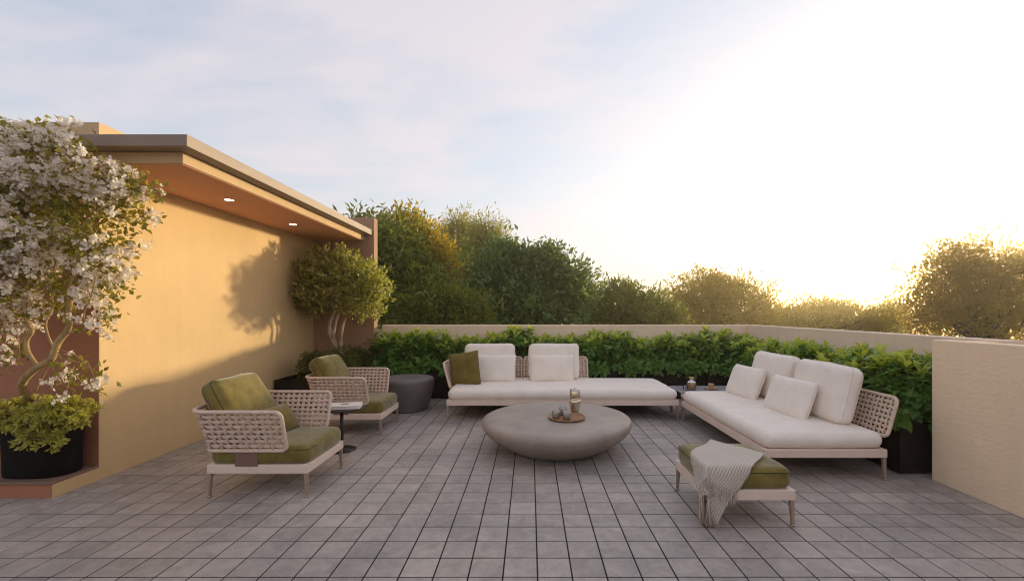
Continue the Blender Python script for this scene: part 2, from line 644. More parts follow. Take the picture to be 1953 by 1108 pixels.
def cushion(hx, hy, hz, r, bulge=0.02, side=0.01, n=22, wr=0.006, seed=0.0, dent=0.0):
    """soft rounded box: half sizes, edge radius; z is the thickness."""
    s = np.sin(np.linspace(-PI / 2, PI / 2, n))
    V, F, idx = [], [], {}

    def vid(p):
        k = tuple(np.round(p, 5))
        if k not in idx:
            idx[k] = len(V); V.append(p)
        return idx[k]
    for ax in range(3):
        for sg in (-1, 1):
            for i in range(n - 1):
                for j in range(n - 1):
                    q = []
                    for a, b in ((i, j), (i + 1, j), (i + 1, j + 1), (i, j + 1)):
                        p = [0, 0, 0]
                        p[ax] = sg; p[(ax + 1) % 3] = s[a]; p[(ax + 2) % 3] = s[b]
                        q.append(vid(p))
                    if len(set(q)) < 3:
                        continue
                    F.append(tuple(q if sg > 0 else q[::-1]))
    V = np.array(V)
    h = np.array((hx, hy, hz))
    u = V.copy()
    q = V * h
    inner = np.clip(q, -(h - r), h - r)
    d = q - inner
    L = np.linalg.norm(d, axis=1)
    ok = L > 1e-9
    q[ok] = inner[ok] + d[ok] / L[ok][:, None] * r
    fx, fy, fz = (1 - u[:, 0] ** 2), (1 - u[:, 1] ** 2), (1 - u[:, 2] ** 2)
    q[:, 2] += np.sign(u[:, 2]) * np.abs(u[:, 2]) ** 2 * bulge * np.maximum(fx, 0) ** 0.6 * np.maximum(fy, 0) ** 0.6
    q[:, 0] += u[:, 0] ** 3 * side * np.maximum(fy, 0) ** .5
    q[:, 1] += u[:, 1] ** 3 * side * np.maximum(fx, 0) ** .5
    if dent:
        q[:, 1] -= dent * np.maximum(u[:, 1], 0) ** 2 * np.maximum(fx, 0)
    if wr:
        w1 = nz(q, 5.0, seed) * wr + nz(q, 13.0, seed + 5) * wr * 0.45
        dirn = q / (np.linalg.norm(q, axis=1)[:, None] + 1e-9)
        q = q + dirn * w1[:, None]
    return q, F


def pillow(hx, hy, t, n=26, seed=0.0, pinch=0.05, wr=0.006, p=2.6):
    u = np.sin(np.linspace(-PI / 2, PI / 2, n))
    V, F = [], []
    ids = np.zeros((2, n, n), int)
    for s in (0, 1):
        for i in range(n):
            for j in range(n):
                edge = i in (0, n - 1) or j in (0, n - 1)
                if s == 1 and edge:
                    ids[1, i, j] = ids[0, i, j]; continue
                a, b = u[i], u[j]
                x = a * hx * (1 - pinch * (1 - b * b)); y = b * hy * (1 - pinch * (1 - a * a))
                th = t * ((1 - abs(a) ** p) * (1 - abs(b) ** p)) ** 0.5
                ids[s, i, j] = len(V)
                V.append((x, y, th if s == 0 else -th))
    for s in (0, 1):
        for i in range(n - 1):
            for j in range(n - 1):
                q = (ids[s, i, j], ids[s, i + 1, j], ids[s, i + 1, j + 1], ids[s, i, j + 1])
                F.append(tuple(int(k) for k in (q if s == 0 else q[::-1])))
    V = np.array(V)
    # creases that run in from the corners
    w1 = nz(V, 6.0, seed) * wr + nz(V, 16, seed + 2) * wr * 0.5
    V[:, 2] += np.sign(V[:, 2]) * w1 * (np.abs(V[:, 2]) > 1e-6)
    V[:, 0] += nz(V, 4.0, seed + 9) * 0.006
    V[:, 1] += nz(V, 4.0, seed + 19) * 0.006
    return V, F


def edge_loop(hx, hy, r, z=0.0, n=8, inset=0.0):
    """rounded rectangle loop for piping"""
    pts = []
    hx -= inset; hy -= inset
    for cx_, cy_, a0 in ((hx - r, hy - r, 0), (-hx + r, hy - r, PI / 2), (-hx + r, -hy + r, PI), (hx - r, -hy + r, 1.5 * PI)):
        for k in range(n + 1):
            a = a0 + PI / 2 * k / n
            pts.append((cx_ + r * math.cos(a), cy_ + r * math.sin(a), z))
    P = np.array(pts)
    out = []
    for i in range(len(P)):
        a, b = P[i], P[(i + 1) % len(P)]
        m = max(1, int(np.linalg.norm(b - a) / 0.05))
        for k in range(m):
            out.append(a + (b - a) * k / m)
    return np.array(out)


def pillow_edge(hx, hy, pinch, n=22):
    u = np.linspace(-1, 1, n)[:-1]
    pts = [(a * hx, -hy * (1 - pinch * (1 - a * a)), 0) for a in u]
    pts += [(hx * (1 - pinch * (1 - a * a)), a * hy, 0) for a in u]
    pts += [(-a * hx, hy * (1 - pinch * (1 - a * a)), 0) for a in u]
    pts += [(-hx * (1 - pinch * (1 - a * a)), -a * hy, 0) for a in u]
    return np.array(pts)


def place(V, c, wdir, hdir):
    """local x -> wdir, local y -> hdir, local z -> their cross product"""
    wd = np.array(wdir, float); wd /= np.linalg.norm(wd)
    hd = np.array(hdir, float); hd -= wd * hd.dot(wd); hd /= np.linalg.norm(hd)
    nd = np.cross(wd, hd)
    return np.asarray(V) @ np.vstack([wd, hd, nd]) + np.array(c)


# ------------------------------------------------------------------ foliage helpers
LEAF_A = (np.array([(0, 0, 0), (-1, .42, .10), (1, .42, .10), (0, .48, 0), (0, 1, -.10)]),
          np.array([(0, 3, 1), (0, 2, 3), (1, 3, 4), (3, 2, 4)]))
LEAF_B = (np.array([(0, 0, 0), (-.5, .28, .05), (0, .3, -.01), (.5, .28, .05), (-1, .64, .06), (0, .64, .0), (1, .64, .06), (0, 1, -.12)]),
          np.array([(0, 2, 1), (0, 3, 2), (1, 2, 5), (1, 5, 4), (2, 3, 6), (2, 6, 5), (4, 5, 7), (5, 6, 7)]))


def unit(a):
    return a / (np.linalg.norm(a, axis=-1, keepdims=True) + 1e-9)


def leaves(pos, d, up, L, ratio, tpl=LEAF_A):
    """one leaf per row; returns vertices and triangle array"""
    pos, d, up = np.asarray(pos), unit(np.asarray(d)), np.asarray(up)
    s = unit(np.cross(d, up))
    n = np.cross(s, d)
    L = np.asarray(L).reshape(-1, 1, 1)
    T, F = tpl
    V = pos[:, None, :] + L * (T[None, :, 1, None] * d[:, None, :] + T[None, :, 0, None] * ratio * s[:, None, :] + T[None, :, 2, None] * n[:, None, :])
    k = len(T)
    FF = (F[None] + (np.arange(len(pos)) * k)[:, None, None]).reshape(-1, 3)
    return V.reshape(-1, 3), FF


def rnd_dir(n, rs):
    v = rs.normal(size=(n, 3))
    return unit(v)


def spray(centres, outs, k, spread, L, ratio, rs, up_bias=0.35, out_bias=0.8, tpl=LEAF_A, droop=0.0, flat=1.0):
    """k leaves round each cluster centre, pointing outwards and a little up"""
    n = len(centres)
    C = np.repeat(centres, k, 0)
    O = np.repeat(outs, k, 0)
    off = rnd_dir(n * k, rs) * (rs.uniform(0, 1, (n * k, 1)) ** .5) * spread * 1.9
    off[:, 2] *= flat
    d = unit(O * out_bias + rnd_dir(n * k, rs) * 0.9 + np.array((0, 0, up_bias - droop)))
    up = unit(np.array((0, 0, 1.0)) * 0.8 + rnd_dir(n * k, rs) * 0.8 + O * 0.3)
    ln = L * rs.uniform(0.65, 1.25, n * k)
    return leaves(C + off, d, up, ln, ratio, tpl)


def blob_points(blobs, n, rs, lo=0.5, lump=0.3, zmin=-0.9, seed=0.0, sprig=0.0):
    """cluster centres near the surface of several ellipsoids (centre, radii)"""
    wts = np.array([b[1][0] * b[1][2] + b[1][1] * b[1][2] + b[1][0] * b[1][1] for b in blobs])
    wts = wts / wts.sum()
    P, O = [], []
    for b, wt in zip(blobs, wts):
        m = max(3, int(n * wt))
        d = rnd_dir(m * 2, rs)
        d = d[d[:, 2] > zmin][:m]
        r = rs.uniform(lo ** 2, 1, len(d)) ** 0.5
        r = np.where(rs.uniform(size=len(d)) < sprig, rs.uniform(1.0, 1.22, len(d)), r)
        lm = np.array([1 + lump * 2 * noise.noise(Vector(tuple(x * 2.3 + seed))) + lump * noise.noise(Vector(tuple(x * 5.1 - seed))) for x in d])
        P.append(np.array(b[0]) + d * np.array(b[1]) * (r * lm)[:, None])
        O.append(unit(d / np.array(b[1]) + 1e-6))
    return np.vstack(P), np.vstack(O)


def limb(a, b, r0, r1, rs, bend=0.12, n=7, sides=6):
    a, b = np.array(a, float), np.array(b, float)
    L = np.linalg.norm(b - a)
    m1 = a + (b - a) * 0.35 + rs.normal(size=3) * L * bend + np.array((0, 0, L * 0.05))
    m2 = a + (b - a) * 0.7 + rs.normal(size=3) * L * bend
    return tube(smooth_path([a, m1, m2, b], n), np.linspace(r0, r1, n), sides)

# ================================================================== SETTING
single('ground', box(-170, 170, -60, 220, -3.7, -3.2), 'ground_grass', None, None, kind='structure')

# ---- terrace floor: dark bed, 300 tiles as parts, the rest joined
floor = single('floor', box(-7.6, 4.35, -2.4, 8.66, -0.35, -0.0035), 'joint_dark', None, None, kind='structure')
floor['label'] = 'grey stone tiled roof terrace floor with dark open joints'
GAP = 0.0088


def tile_mesh():
    h = TILE / 2 - GAP / 2
    return box(-h, h, -h, h, -0.010, 0.0, 0.0016, 1)


tV, tF = tile_mesh()
tile_me = raw('tile', tV, tF, 'stone_tile')
cells = []
for i in range(-38, 20):
    for j in range(-23, 30):
        x = TX0 + (i + .5) * TILE; y = TY0 + (j + .5) * TILE
        if x < -7.5 or x > 4.1 or y < -2.2 or y > 8.35:
            continue
        if x < -4.0 and y > 3.75:
            continue
        u = CX + FP * x / y if y > 0.5 else 1e6
        v_ = CY + FP * CH / y if y > 0.5 else 1e6
        vis = -40 < u < W0 + 40 and v_ < H0 + 40
        cells.append((0 if vis else 1, abs(y), x, y))
cells.sort()
rest = []
for k, (nv, _, x, y) in enumerate(cells):
    if k < 300:
        o = bpy.data.objects.new('tile', tile_me)
        COL.objects.link(o)
        o.parent = floor
        o.location = (x - ORG[floor][0], y - ORG[floor][1], random.uniform(-0.0008, 0.0008) - ORG[floor][2])
        o.rotation_euler = (random.uniform(-.003, .003), random.uniform(-.003, .003), 0)
    else:
        dz = random.uniform(-0.0008, 0.0008)
        a, b = random.uniform(-.003, .003), random.uniform(-.003, .003)
        V = tV + np.array((x, y, dz)); V[:, 2] += tV[:, 0] * a + tV[:, 1] * b
        rest.append((V, tF))
part('tile_field', join(*rest), 'stone_tile', floor, kind='stuff')

# ---- parapet walls
WH = 1.27
single('parapet_wall', box(-2.80, 4.30, 8.45, 8.65, -0.011, WH, 0.006), 'beige_render',
       'long beige rendered parapet wall behind the hedge and the long sofa', 'wall')
single('parapet_wall', box(4.10, 4.298, 3.86, 8.447, -0.011, WH + 0.002, 0.006), 'beige_render',
       'beige rendered side parapet wall behind the hedge of the two-cushion sofa', 'wall')
single('parapet_wall', box(3.65, 3.80, -2.41, 4.06, -0.011, WH, 0.008), 'rough_beige_render',
       'roughly combed beige stucco wall beside the end of the planters', 'wall')
single('parapet_return', box(3.80, 4.10, 3.90, 4.05, -0.011, WH - 0.01, 0.004), 'rough_beige_render',
       'short stucco wall return joining the two side walls behind the planter end', 'wall')

single('parapet_wall', box(-7.6, 3.80, -2.62, -2.42, -0.011, WH, 0.006), 'taupe_render',  # added out of view: blocks low sky light so camera-facing sides stay darker
       'unseen brown rendered parapet wall added behind the camera to block low light', 'wall')

# ---- the house on the left
house = thing('house', 'ochre rendered house with deep flat roof overhang and terracotta soffit', 'house', (-6.5, 6.0, 0))
LX = -3.91
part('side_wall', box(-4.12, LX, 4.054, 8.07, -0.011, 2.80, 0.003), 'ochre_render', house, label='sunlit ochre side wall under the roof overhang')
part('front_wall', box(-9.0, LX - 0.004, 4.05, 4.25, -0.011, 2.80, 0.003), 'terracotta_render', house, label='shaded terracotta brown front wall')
part('upper_parapet', join(box(-9.0, LX, 4.05, 4.25, 2.998, 3.24, 0.004), box(-4.11, LX - 0.002, 4.252, 8.06, 2.998, 3.238, 0.004)), 'cream_trim', house)
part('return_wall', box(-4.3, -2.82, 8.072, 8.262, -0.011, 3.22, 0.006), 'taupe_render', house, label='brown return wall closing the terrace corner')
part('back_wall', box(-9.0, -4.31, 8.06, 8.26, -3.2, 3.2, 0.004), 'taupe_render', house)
sof = part('soffit_slab', box(-9.0, -2.993, 3.85, 8.070, 2.802, 2.897, 0.004), 'cream_trim', house, label='cream roof fascia band')
part('soffit', box(-8.9, -3.010, 3.867, 8.055, 2.796, 2.8018), 'soffit_paint', sof, label='terracotta painted soffit')
part('roof_slab', box(-9.0, -2.853, 3.712, 8.068, 2.899, 2.997, 0.005), 'taupe_coping', house, label='taupe roof slab edge')
for (lx, ly) in ((-3.42, 5.08), (-3.45, 6.50)):
    ring = part('downlight', lathe([(0.045, 0), (0.062, 0), (0.064, 0.006), (0.064, 0.02)], (lx, ly, 2.788), 28, cap0=False, cap1=False), 'cream_trim', house, True)
    part('lamp_disc', lathe([(0.046, 0.003), (0.046, 0.005)], (lx, ly, 2.788), 24), 'lamp_glow', ring)
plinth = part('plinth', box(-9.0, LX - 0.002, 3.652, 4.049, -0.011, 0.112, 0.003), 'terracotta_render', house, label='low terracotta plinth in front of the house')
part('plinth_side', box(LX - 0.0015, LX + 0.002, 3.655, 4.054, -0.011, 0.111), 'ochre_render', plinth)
part('stone_cap', box(-9.0, LX + 0.006, 3.640, 4.0485, 0.113, 0.135, 0.003), 'granite_cap', plinth)

# ================================================================== PLANTERS


def planter(x0, x1, y0, y1, h, label, group):
    t = thing('planter_box', label, 'planter', ((x0 + x1) / 2, (y0 + y1) / 2, 0), group)
    th = 0.02
    b = 0.006
    part('side_panel', box(x0, x1, y0, y0 + th, 0.012, h, b), 'planter_metal', t)
    part('side_panel', box(x0, x1, y1 - th, y1, 0.012, h, b), 'planter_metal', t)
    part('side_panel', box(x0 + .001, x0 + th, y0 + th, y1 - th, 0.012, h - .001, b / 2), 'planter_metal', t)
    part('side_panel', box(x1 - th, x1 - .001, y0 + th, y1 - th, 0.012, h - .001, b / 2), 'planter_metal', t)
    part('base', box(x0 + .03, x1 - .03, y0 + .03, y1 - .03, 0.0, 0.05), 'planter_metal', t)
    part('rim', join(box(x0 - .008, x1 + .008, y0 - .008, y0 + .028, h + .001, h + .014), box(x0 - .008, x1 + .008, y1 - .028, y1 + .008, h + .001, h + .014),
                     box(x0 - .008, x0 + .028, y0 + .0285, y1 - .0285, h + .001, h + .014), box(x1 - .028, x1 + .008, y0 + .0285, y1 - .0285, h + .001, h + .014)), 'planter_metal', t)
    part('soil', box(x0 + th, x1 - th, y0 + th, y1 - th, h - .12, h - .045), 'soil', t)
    return t


PH = 0.47
PG = 'dark planter boxes along the parapet'
back_lab = ['dark planter box beside the return wall, behind the round grey stool',
            'dark planter box behind the sofa arm with the green pillow',
            'dark planter box behind the back cushion next to the green pillow',
            'dark planter box behind the second back cushion of the long sofa',
            'dark planter box behind the bare end of the long sofa',
            'dark planter box behind the small corner table with the bottle',
            'dark planter box in the corner where the two parapets meet']
bx = np.linspace(-2.80, 4.08, 8)
for i in range(7):
    planter(bx[i] + .012, bx[i + 1] - .012, 7.83, 8.43, PH, back_lab[i], PG)
side_lab = ['dark planter box at the end beside the rough stucco wall',
            'dark planter box behind the gap between the two big sofa cushions',
            'dark planter box behind the bare far end of the two-cushion sofa']
sy = [4.18, 5.38, 6.60, 7.80]
for i in range(3):
    planter(3.47, 4.08, sy[i] + .012, sy[i + 1] - .012, PH, side_lab[i], PG)
planter(-3.88, -2.83, 6.78, 8.03, PH, 'dark planter box in the house corner holding the small round tree', PG)
# ================================================================== PLANTS
def obj_leafset(name, parent, mat, pos, d, up, L, ratio, tpl, base_name='leaf_mesh'):
    """each leaf an object that shares one mesh"""
    T, F = tpl
    me = raw(name, np.column_stack([T[:, 0] * ratio, T[:, 1], T[:, 2]]), F, mat, True)
    for p, dd, uu, l in zip(pos, unit(d), up, L):
        s = unit(np.cross(dd, uu)); n = np.cross(s, dd)
        o = bpy.data.objects.new(name, me)
        COL.objects.link(o)
        o.parent = parent
        m = Matrix(((s[0] * l, dd[0] * l, n[0] * l, p[0] - ORG[parent][0]), (s[1] * l, dd[1] * l, n[1] * l, p[1] - ORG[parent][1]),
                    (s[2] * l, dd[2] * l, n[2] * l, p[2] - ORG[parent][2]), (0, 0, 0, 1)))
        o.matrix_local = m


def hedge_shrub(cx_, cy_, rx, ry, ztop, label, seed, near=0, n_stem=36):
    rs = np.random.RandomState(seed)
    z0 = PH - 0.05
    t = thing('hedge_shrub', label, 'shrub', (cx_, cy_, z0), 'broad-leaved hedge shrubs in the planters')
    tips, stems = [], []
    for k in range(n_stem):
        a = rs.uniform(0, 2 * PI); r = math.sqrt(rs.uniform(0.02, 1))
        bx_, by_ = cx_ + rx * .45 * r * math.cos(a), cy_ + ry * .45 * r * math.sin(a)
        tz = z0 + (ztop - z0) * rs.uniform(.70, 1.0) * (1 - .16 * r * r) * (0.92 + .22 * noise.noise(Vector((cx_ * 1.7 + r * math.cos(a), cy_ + r * math.sin(a), seed))))
        e = np.array((cx_ + rx * r * math.cos(a), cy_ + ry * r * math.sin(a), tz))
        P = smooth_path([(bx_, by_, z0 - .02), (bx_ * .6 + e[0] * .4, by_ * .6 + e[1] * .4, z0 + (tz - z0) * .5), e], 6)
        stems.append(tube(P, np.linspace(.007, .0035, 6), 5))
        tips.append((P[-1], unit(P[-1] - P[-2]), 1))
        for _ in range(4):       # side shoots lower down, leaning out of the box
            q = P[rs.randint(1, 5)]
            sd = unit(np.array((math.cos(a) * rx + rs.normal() * .3, math.sin(a) * ry + rs.normal() * .3, rs.uniform(-.1, .5))))
            tips.append((q + sd * rs.uniform(.03, .10), sd, 0))
    for _ in range(9):
        fx = rs.uniform(-1, 1)
        if ry < rx:
            q = np.array((cx_ + fx * rx, cy_ - ry * 1.0, z0 + rs.uniform(.05, .22))); sd = np.array((fx * .3, -1.0, rs.uniform(-.35, .25)))
        else:
            q = np.array((cx_ - rx * 1.0, cy_ + fx * ry, z0 + rs.uniform(.05, .22))); sd = np.array((-1.0, fx * .3, rs.uniform(-.35, .25)))
        sd = unit(sd)
        stems.append(tube(smooth_path([(cx_ + fx * rx * .5, cy_ + (0 if ry < rx else fx * ry * .5), z0), q - sd * .05, q + sd * .03], 5), np.linspace(.006, .003, 5), 5))
        tips.append((q + sd * .03, sd, 0))
    stem_o = part('stems', join(*stems), 'pale_bark', t, True)
    pos, d, up, L, yg = [], [], [], [], []
    for p, ax, term in tips:
        m = rs.randint(8, 12)
        a0 = rs.uniform(0, 6.28)
        e1 = unit(np.cross(ax, rs.normal(size=3))); e2 = np.cross(ax, e1)
        for k in range(m):
            a = a0 + k * 2.4
            op = 0.35 + 0.75 * k / m                     # young leaves upright, old ones spread
            dd = ax * math.cos(op * 1.25) + (e1 * math.cos(a) + e2 * math.sin(a)) * math.sin(op * 1.25)
            dd[2] -= .18 * op
            pos.append(p - ax * .055 * k / m + rs.normal(size=3) * .006); d.append(dd); up.append(ax * .8 + np.array((0, 0, .6)))
            L.append(rs.uniform(.095, .18) * (.75 + .35 * op))
            yg.append(1 if term and k < m * rs.uniform(.2, .7) else 0)
    pos, d, up, L, yg = map(np.array, (pos, d, up, L, yg))
    # a leaf stays clear of the wall behind
    keep = (pos[:, 1] < 8.40) & (pos[:, 0] < 4.05)
    pos, d, up, L, yg = pos[keep], d[keep], up[keep], L[keep], yg[keep]
    if near:
        sc_ = -(pos[:, 0] * .5) - pos[:, 1] * .6 + pos[:, 2] + rs.normal(size=len(pos)) * .05
        order = np.argsort(-sc_)
        a, b = order[:near], order[near:]
        for y_, mt in ((0, 'hedge_leaf'), (1, 'hedge_young')):
            q = a[yg[a] == y_]
            obj_leafset('leaf', t, mt, pos[q], d[q], up[q], L[q], 0.23, LEAF_B)
        pos, d, up, L, yg = pos[b], d[b], up[b], L[b], yg[b]
    for y_, mt in ((0, 'hedge_leaf'), (1, 'hedge_young')):
        q = yg == y_
        V, F = leaves(pos[q], d[q], up[q], L[q], 0.23, LEAF_B)
        part('foliage' if y_ == 0 else 'young_shoots', (V, F), mt, t, True, kind='stuff')
    return t


hl = ['leafy hedge shrub at the return wall end, behind the grey stool', 'leafy hedge shrub between the stool and the sofa arm', 'leafy hedge shrub above the green pillow of the long sofa',
      'leafy hedge shrub behind the first back cushion of the long sofa', 'leafy hedge shrub in the gap between the two back cushions', 'leafy hedge shrub behind the second back cushion of the long sofa',
      'leafy hedge shrub just past the woven back of the long sofa', 'leafy hedge shrub behind the middle of the bare chaise end', 'leafy hedge shrub behind the tip of the bare chaise end',
      'leafy hedge shrub behind the bottle on the corner table', 'leafy hedge shrub behind the clay goblet on the corner table', 'leafy hedge shrub filling the corner of the two parapets']
hx_ = np.linspace(-2.55, 3.80, 12)
for i in range(12):
    hedge_shrub(hx_[i], 8.10, 0.40, 0.30, 1.14 + .10 * math.sin(i * 2.1) + .03 * (i % 3), hl[i], 100 + i, near=(120 if i in (2, 6, 7, 8, 9) else 0))
hs = ['bright leafy hedge shrub at the planter end against the stucco wall', 'leafy hedge shrub behind the woven end of the side sofa', 'leafy hedge shrub behind the nearer big cushion of the side sofa',
      'leafy hedge shrub between the two big cushions of the side sofa', 'leafy hedge shrub behind the far big cushion of the side sofa', 'leafy hedge shrub behind the far end of the side sofa', 'leafy hedge shrub near the parapet corner behind the side sofa']
hy_ = np.linspace(4.45, 7.55, 7)
for i in range(7):
    hedge_shrub(3.78, hy_[i], 0.30, 0.36, 1.10 + .09 * math.sin(i * 1.9 + 1), hs[i], 150 + i, near=(240 if i < 3 else 120), n_stem=34)


# ---- small-leaved plants
def leafy(name, label, cat, loc, blobs, mat, n, k, spread, L, ratio, seed, group=None, lo=.5, lump=.25, zmin=-.9, up_bias=.35, stems_from=None, bark='dark_bark', stem_r=.006):
    rs = np.random.RandomState(seed)
    t = thing(name, label, cat, loc, group)
    P, O = blob_points(blobs, n, rs, lo, lump, zmin, seed * .37)
    V, F = spray(P, O, k, spread, L, ratio, rs, up_bias)
    part('foliage', (V, F), mat, t, True, kind='stuff')
    if stems_from is not None:
        pick = rs.choice(len(P), min(28, len(P)), replace=False)
        part('stems', join(*[limb(np.array(stems_from) + rs.normal(size=3) * (.03, .03, 0), P[i], stem_r, stem_r * .4, rs) for i in pick]), bark, t, True)
    return t


# pot on the plinth
def super_pot(c, hx, hy, h):
    V, F = [], []
    n = 64
    prof_ = [(0.94, 0.0), (0.955, .01), (1.0, h - .01), (1.0, h), (.94, h), (.93, h - .03)]
    for s_, z in prof_:
        for i in range(n):
            a = 2 * PI * i / n
            ca, sa = math.cos(a), math.sin(a)
            V.append((c[0] + hx * s_ * math.copysign(abs(ca) ** .75, ca), c[1] + hy * s_ * math.copysign(abs(sa) ** .75, sa), c[2] + z))
    for j in range(len(prof_) - 1):
        for i in range(n):
            k = (i + 1) % n
            F.append((j * n + i, j * n + k, (j + 1) * n + k, (j + 1) * n + i))
    F.append(tuple(reversed(range(n))))
    F.append(tuple((len(prof_) - 1) * n + i for i in range(n)))
    return np.array(V), F


PC = np.array((-4.215, 3.868, 0.1355))
pot = thing('plant_pot', 'wide black oval plant pot standing on the terracotta plinth', 'pot', PC)
part('pot_body', super_pot(PC, 0.285, 0.172, 0.40), 'pot_black', pot, True)
part('soil', lathe([(0.92, 0), (0.92, .01)], PC + np.array((0, 0, .375)), 40, 0.262, 0.150), 'soil', pot)

BY = 3.80


def bp(x, y, Y=BY):
    return tuple(px(x, y, Y))


bg = thing('bougainvillea', 'tall white flowering bougainvillea with twisted trunk growing from the black pot', 'bougainvillea', (PC[0], PC[1], 0.50))
trunks = [([(53, 790, 3.86), (53, 763, 3.85), (43, 742, 3.84), (46, 724, 3.82), (66, 704, 3.80), (95, 687, 3.78), (104, 670, 3.77), (111, 652, 3.76), (126, 634, 3.75), (133, 618, 3.74), (131, 596, 3.73), (138, 540, 3.72), (150, 470, 3.70), (140, 400, 3.68), (160, 340, 3.64)], .034, .010),
          ([(72, 699, 3.80), (54, 673, 3.79), (51, 650, 3.78), (61, 631, 3.77), (51, 612, 3.76), (57, 578, 3.75), (54, 540, 3.74), (70, 470, 3.72), (60, 390, 3.68), (75, 300, 3.60)], .018, .007),
          ([(60, 765, 3.85), (72, 735, 3.82), (87, 708, 3.80), (103, 682, 3.78), (104, 672, 3.77)], .009, .008),
          ([(104, 668, 3.77), (92, 640, 3.75), (88, 615, 3.74), (100, 585, 3.73), (98, 540, 3.72), (110, 480, 3.70)], .008, .005),
          ([(126, 634, 3.75), (150, 633, 3.72), (165, 622, 3.70), (160, 600, 3.68), (172, 570, 3.66), (185, 520, 3.62)], .007, .004),
          ([(131, 560, 3.73), (152, 500, 3.70), (142, 450, 3.68), (180, 400, 3.64), (220, 360, 3.60)], .009, .004),
          ([(104, 690, 3.77), (130, 700, 3.74), (150, 722, 3.71), (165, 745, 3.70)], .005, .003)]
trunks = [([(x_, y_, Y_ - .17 * min(1.0, max(0.0, (765 - y_) / 60.0)) * min(1.0, max(0.0, (y_ - 330) / 200.0))) for x_, y_, Y_ in pts], r0, r1) for pts, r0, r1 in trunks]
tv = []
for pts, r0, r1 in trunks:
    C = smooth_path([bp(*p) for p in pts], len(pts) * 7)
    rr = np.linspace(1, 0, len(C)) ** 0.8 * (r0 - r1) + r1
    rr *= 1 + .10 * np.array([noise.noise(Vector(tuple(q * 9))) for q in C])
    tv.append(tube(C, rr, 9))
part('trunk', join(tv[0], tv[2]), 'bougain_bark', bg, True)
part('limb', tv[1], 'bougain_bark', bg, True)
for q in tv[3:]:
    part('branch', q, 'bougain_bark', bg, True)
rsb = np.random.RandomState(77)


def pb(x, y, rx, ry, Y, ryd):
    return (px(x, y, Y), (rx / FP * Y, ryd, ry / FP * Y))


bbl = [pb(90, 410, 150, 92, 3.58, .24), pb(190, 430, 85, 105, 3.62, .20), pb(20, 440, 70, 128, 3.55, .22), pb(150, 520, 95, 55, 3.66, .18), pb(75, 318, 70, 28, 3.46, .12), pb(210, 350, 62, 28, 3.56, .15),
       pb(-40, 380, 80, 80, 3.5, .2), pb(-30, 500, 80, 110, 3.55, .24)]
P1, O1 = blob_points(bbl, 660, rsb, .35, .10, -1.0, 2.0)
# trailing shoots below and beside the crown
trail = []
for (x0, y0, x1, y1, n_) in ((60, 560, 40, 630, 9), (20, 560, 5, 690, 10), (110, 560, 120, 600, 7), (85, 590, 70, 630, 5), (5, 640, 25, 690, 6), (150, 700, 185, 745, 6), (140, 715, 150, 745, 4),
                            (235, 345, 300, 365, 14), (60, 275, 80, 252, 10), (100, 285, 125, 258, 10), (10, 275, 15, 252, 8), (130, 290, 155, 275, 7), (230, 560, 190, 580, 8), (165, 620, 190, 605, 5)):
    for k in range(n_):
        f_ = k / max(1, n_ - 1)
        trail.append(px(x0 + (x1 - x0) * f_ + rsb.normal() * 11, y0 + (y1 - y0) * f_ + rsb.normal() * 9, 3.66 + rsb.normal() * .06 if y0 > 300 else 3.45 + rsb.normal() * .05))
trail = np.array(trail)
Pf = np.vstack([P1, trail]); Of = np.vstack([O1, unit(rsb.normal(size=(len(trail), 3)) + np.array((.3, -.6, .1)))])
# keep everything off the front wall, the side wall and the roof


def clear_house(P):
    P = P.copy()
    m = P[:, 0] < LX + .06
    P[m, 1] = np.minimum(P[m, 1], 3.98)
    m = (P[:, 2] > 2.70) & (P[:, 0] < -2.75)
    P[m, 1] = np.minimum(P[m, 1], 3.62)
    return P


Pf = clear_house(Pf)
V, F = spray(Pf, Of, 9, .066, .054, .30, rsb, .25)
part('foliage', (V, F), 'bougain_leaf', bg, True, kind='stuff')
# fine twigs tie the clusters to the limbs
nodes = np.vstack([smooth_path([bp(*p) for p in pts], 30)[12:] for pts, _, _ in trunks[:2]] + [smooth_path([bp(*p) for p in trunks[5][0]], 20)])
tw = []
for i in range(0, len(Pf), 2):
    j = np.argmin(np.linalg.norm(nodes - Pf[i], axis=1))
    if np.linalg.norm(nodes[j] - Pf[i]) < .9:
        tw.append(limb(nodes[j], Pf[i], .0042, .0018, rsb, .10, 6, 4))
part('twigs', join(*tw), 'bougain_bark', bg, True, kind='stuff')
# flowers: three papery bracts each
bt_V, bt_F = [], []
for k in range(3):
    a = k * 2 * PI / 3
    dd = np.array((math.cos(a) * .8, math.sin(a) * .8, .6))
    V, F = leaves(np.array([(0, 0, 0)]), np.array([dd]), np.array([(0, 0, 1.0)]), [1.0], .44, LEAF_B)
    bt_V.append(V); bt_F.append(F + 8 * k)
bt_V, bt_F = np.vstack(bt_V), np.vstack(bt_F)
bract_me = raw('flower', bt_V, bt_F, 'bract', True)
fp, fd = [], []
for p, o_ in zip(Pf, Of):
    if noise.noise(Vector(tuple(p * 3.3))) < -.16:
        continue
    m = rsb.randint(5, 11)
    cdir = unit(o_ * .8 + np.array((.15, -.5, .2)) + rsb.normal(size=3) * .3)
    cpos = p + cdir * .065
    for _ in range(m):
        fp.append(cpos + rsb.normal(size=3) * .030); fd.append(unit(cdir + rsb.normal(size=3) * .55))
fp, fd = clear_house(np.array(fp)), np.array(fd)
fs = rsb.uniform(.024, .043, len(fp))
vis_u = CX + FP * fp[:, 0] / fp[:, 1]
score = np.where(vis_u > -5, 0, 10) + fp[:, 1]
order = np.argsort(score)
rotF = []
acc_V, acc_F = [], []
